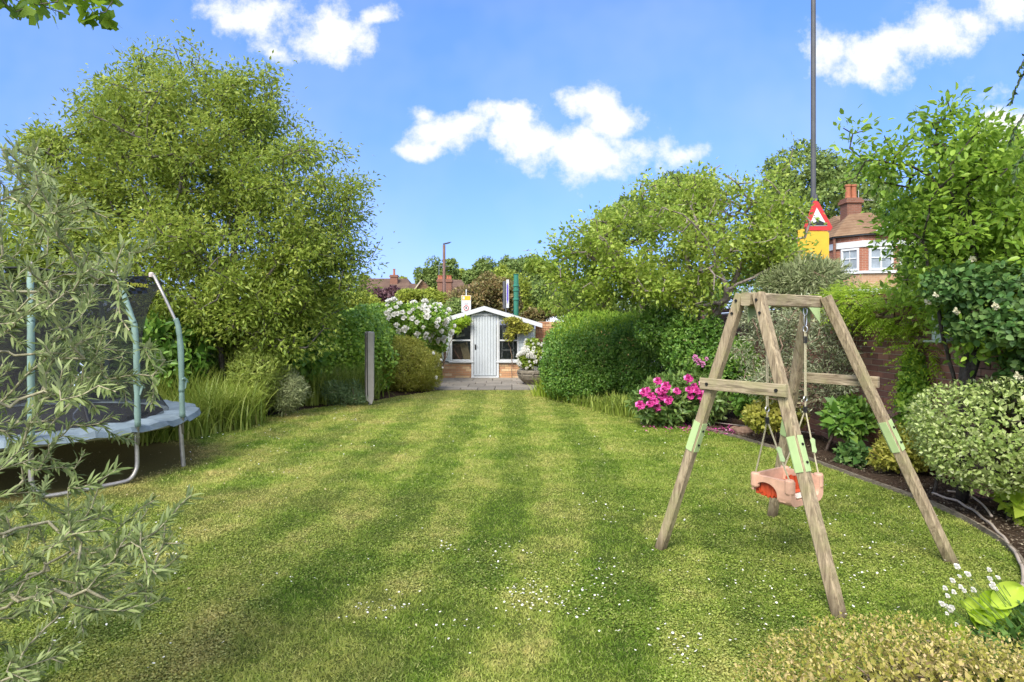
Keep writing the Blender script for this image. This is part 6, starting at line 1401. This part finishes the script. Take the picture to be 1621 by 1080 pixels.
fartree('broadleaf_tree', 'dark tree crown peeping over the fruit tree toward the left', [E(1010, 345, 20, 55, 32, 1.0), E(1080, 320, 20, 60, 40, 1.2), E(955, 385, 20, 32, 28, .8)], 20, 12000, .12, LM_FAR, seed=4)
fartree('broadleaf_tree', 'tree filling the sky gap behind the right-hand leafy branches', [E(1590, 400, 14, 120, 150, 1.8), E(1500, 420, 14, 70, 90, 1.4), E(1600, 270, 14, 60, 40, 1)], 14, 17000, .11, LM_FAR, seed=5)
fartree('broadleaf_tree', 'tall rounded green tree on the skyline right of the shed ridge', [E(835, 445, 44, 42, 38, 1.8), E(800, 455, 44, 30, 28, 1.4), E(805, 425, 45, 18, 18, .9), E(862, 460, 44, 26, 40, 1.3)], 44, 15000, .20, LM_FAR, seed=6, shell=.6)
fartree('broadleaf_tree', 'small pale tree on the skyline right above the shed ridge', [E(768, 430, 46, 18, 20, .9), E(752, 440, 46, 18, 12, .8)], 46, 3800, .20, LM_FAR, seed=7)
fartree('poplar_tree', 'upright tree on the skyline behind the slim lamp post', [E(687, 428, 56, 13, 19, .8), E(712, 430, 56, 14, 18, .8), E(664, 437, 56, 8, 12, .6), E(698, 445, 56, 26, 16, 1)], 56, 5200, .22, LM_FAR, seed=8)
fartree('broadleaf_tree', 'rounded reddish bronze shrub tree behind the shed roof', [E(775, 470, 27, 42, 36, 1.4), E(740, 480, 27, 34, 30, 1.2), E(800, 475, 27, 26, 34, 1)], 27, 15000, .12, LM_BRON, seed=9)
fartree('broadleaf_tree', 'yellow-green tree tops behind the green vent pipe', [E(800, 445, 31, 28, 22, .9), E(828, 475, 30, 16, 40, .8)], 30, 5200, .13, LM_FARL, seed=10)
fartree('broadleaf_tree', 'mid green tree behind the vent pipe and the back wall', [E(855, 478, 34, 30, 34, 1.2), E(890, 470, 34, 26, 34, 1.2), E(930, 480, 33, 30, 40, 1.2)], 34, 9000, .15, LM_FAR, seed=11)
fartree('purple_tree', 'purple-leaved plum tree in front of the far brown roof', [E(597, 472, 34, 28, 17, .9), E(620, 468, 34, 16, 13, .6), E(575, 475, 34, 16, 14, .6)], 34, 6500, .13, LM_PURP, seed=12)
fartree('hedge_shrub', 'bright green shrub between the purple tree and the lamp post', [E(668, 478, 28, 32, 20, .9), E(645, 472, 28, 20, 15, .7), E(700, 490, 28, 30, 22, .9)], 28, 9000, .11, LM_FARL, seed=13, cat='shrub')
fartree('hedge_shrub', 'green shrub behind the shed at the foot of the lamp post', [E(718, 500, 25, 22, 26, .8), E(690, 500, 25, 20, 22, .7)], 25, 5200, .10, LM_FAR, seed=14, cat='shrub')
fartree('hedge_shrub', 'low shrub crest left of the ivy hedge below the far roofs', [E(560, 480, 24, 45, 22, .9), E(520, 490, 24, 60, 40, 1)], 24, 9000, .10, LM_FARL, seed=15, cat='shrub')
fartree('flowering_shrub', 'pinkish flowering shrub above the back wall right of the pipe', [E(850, 500, 22, 24, 12, .5), E(880, 488, 22.5, 24, 14, .5)], 22, 4600, .085, LM_BRON, seed=16, cat='shrub')
fartree('hedge_shrub', 'green shrub filling the gap between back wall and fruit tree', [E(930, 490, 22, 45, 26, .8), E(1000, 480, 21, 50, 34, .9), E(1080, 470, 20, 60, 40, .9)], 21, 9000, .10, LM_FAR, seed=17, cat='shrub')
fartree('hedge_shrub', 'dark hedge seen over the wall beyond the silver shrub', [E(1180, 450, 17, 60, 40, .8), E(1290, 470, 17, 70, 45, .8), E(1250, 420, 19, 60, 40, .8)], 17, 9000, .09, LM_HEDGE, seed=18, cat='shrub')
fartree('hedge_shrub', 'green shrub below the bay window of the brick house', [E(1400, 490, 15, 80, 26, .8), E(1350, 500, 14, 40, 30, .6)], 15, 7000, .08, LM_APPLE, seed=19, cat='shrub')
fartree('broadleaf_tree', 'distant tree top showing above the far brown roof', [E(577, 441, 80, 10, 6, 1), E(637, 445, 80, 8, 6, 1)], 80, 900, .25, LM_FARL, seed=20)
fartree('broadleaf_tree', 'small far crown on the skyline left of the shed ridge', [E(735, 437, 60, 22, 9, 1.2), E(722, 442, 60, 22, 8, 1)], 60, 2600, .24, LM_FARL, seed=21)
# loose leaf sprays arching in from the hidden cherry at centre right
hc = thing('cherry_tree', 'cherry tree with drooping leaves reaching in left of the fruit tree above the back wall', 'tree', (2.4, 16.8, 0)); D5 = 15.5
T = np.array([at(x, y, D5 + .1*((k*7) % 9)) for k, (x, y) in enumerate(((845,408),(852,418),(862,428),(870,440),(885,440),(878,452),(872,470),(890,480),(905,485),(920,490),(900,470),(915,475),(880,486),(930,495),(940,485),(950,492),(895,455),(905,462),(925,462),(945,470),(960,480),(888,492),(910,496),(862,484),(935,450),(955,460),(970,470)))])
G = grow([[np.array([2.4, 16.8, 0]), np.array([2.2, 16.6, 1.5]), at(930, 470, D5+.5), at(890, 445, D5), at(858, 415, D5)]], T, .12, .4, .06, .006, .45, 5); limbs('trunk', G, BK_APPLE, hc, cap=.06)
P, A, L, Wd, N = twig_leaves(G, 5200, .12, .042, .09, 3, 1.1, .4, np.random.default_rng(14)); leaf_obj('crown', P, A, L, Wd, LM_APPLE, hc, T_FOLD, N)
print('meshes', len(bpy.data.objects), 'faces', sum(len(o.data.polygons) for o in bpy.data.objects if o.type == 'MESH'))
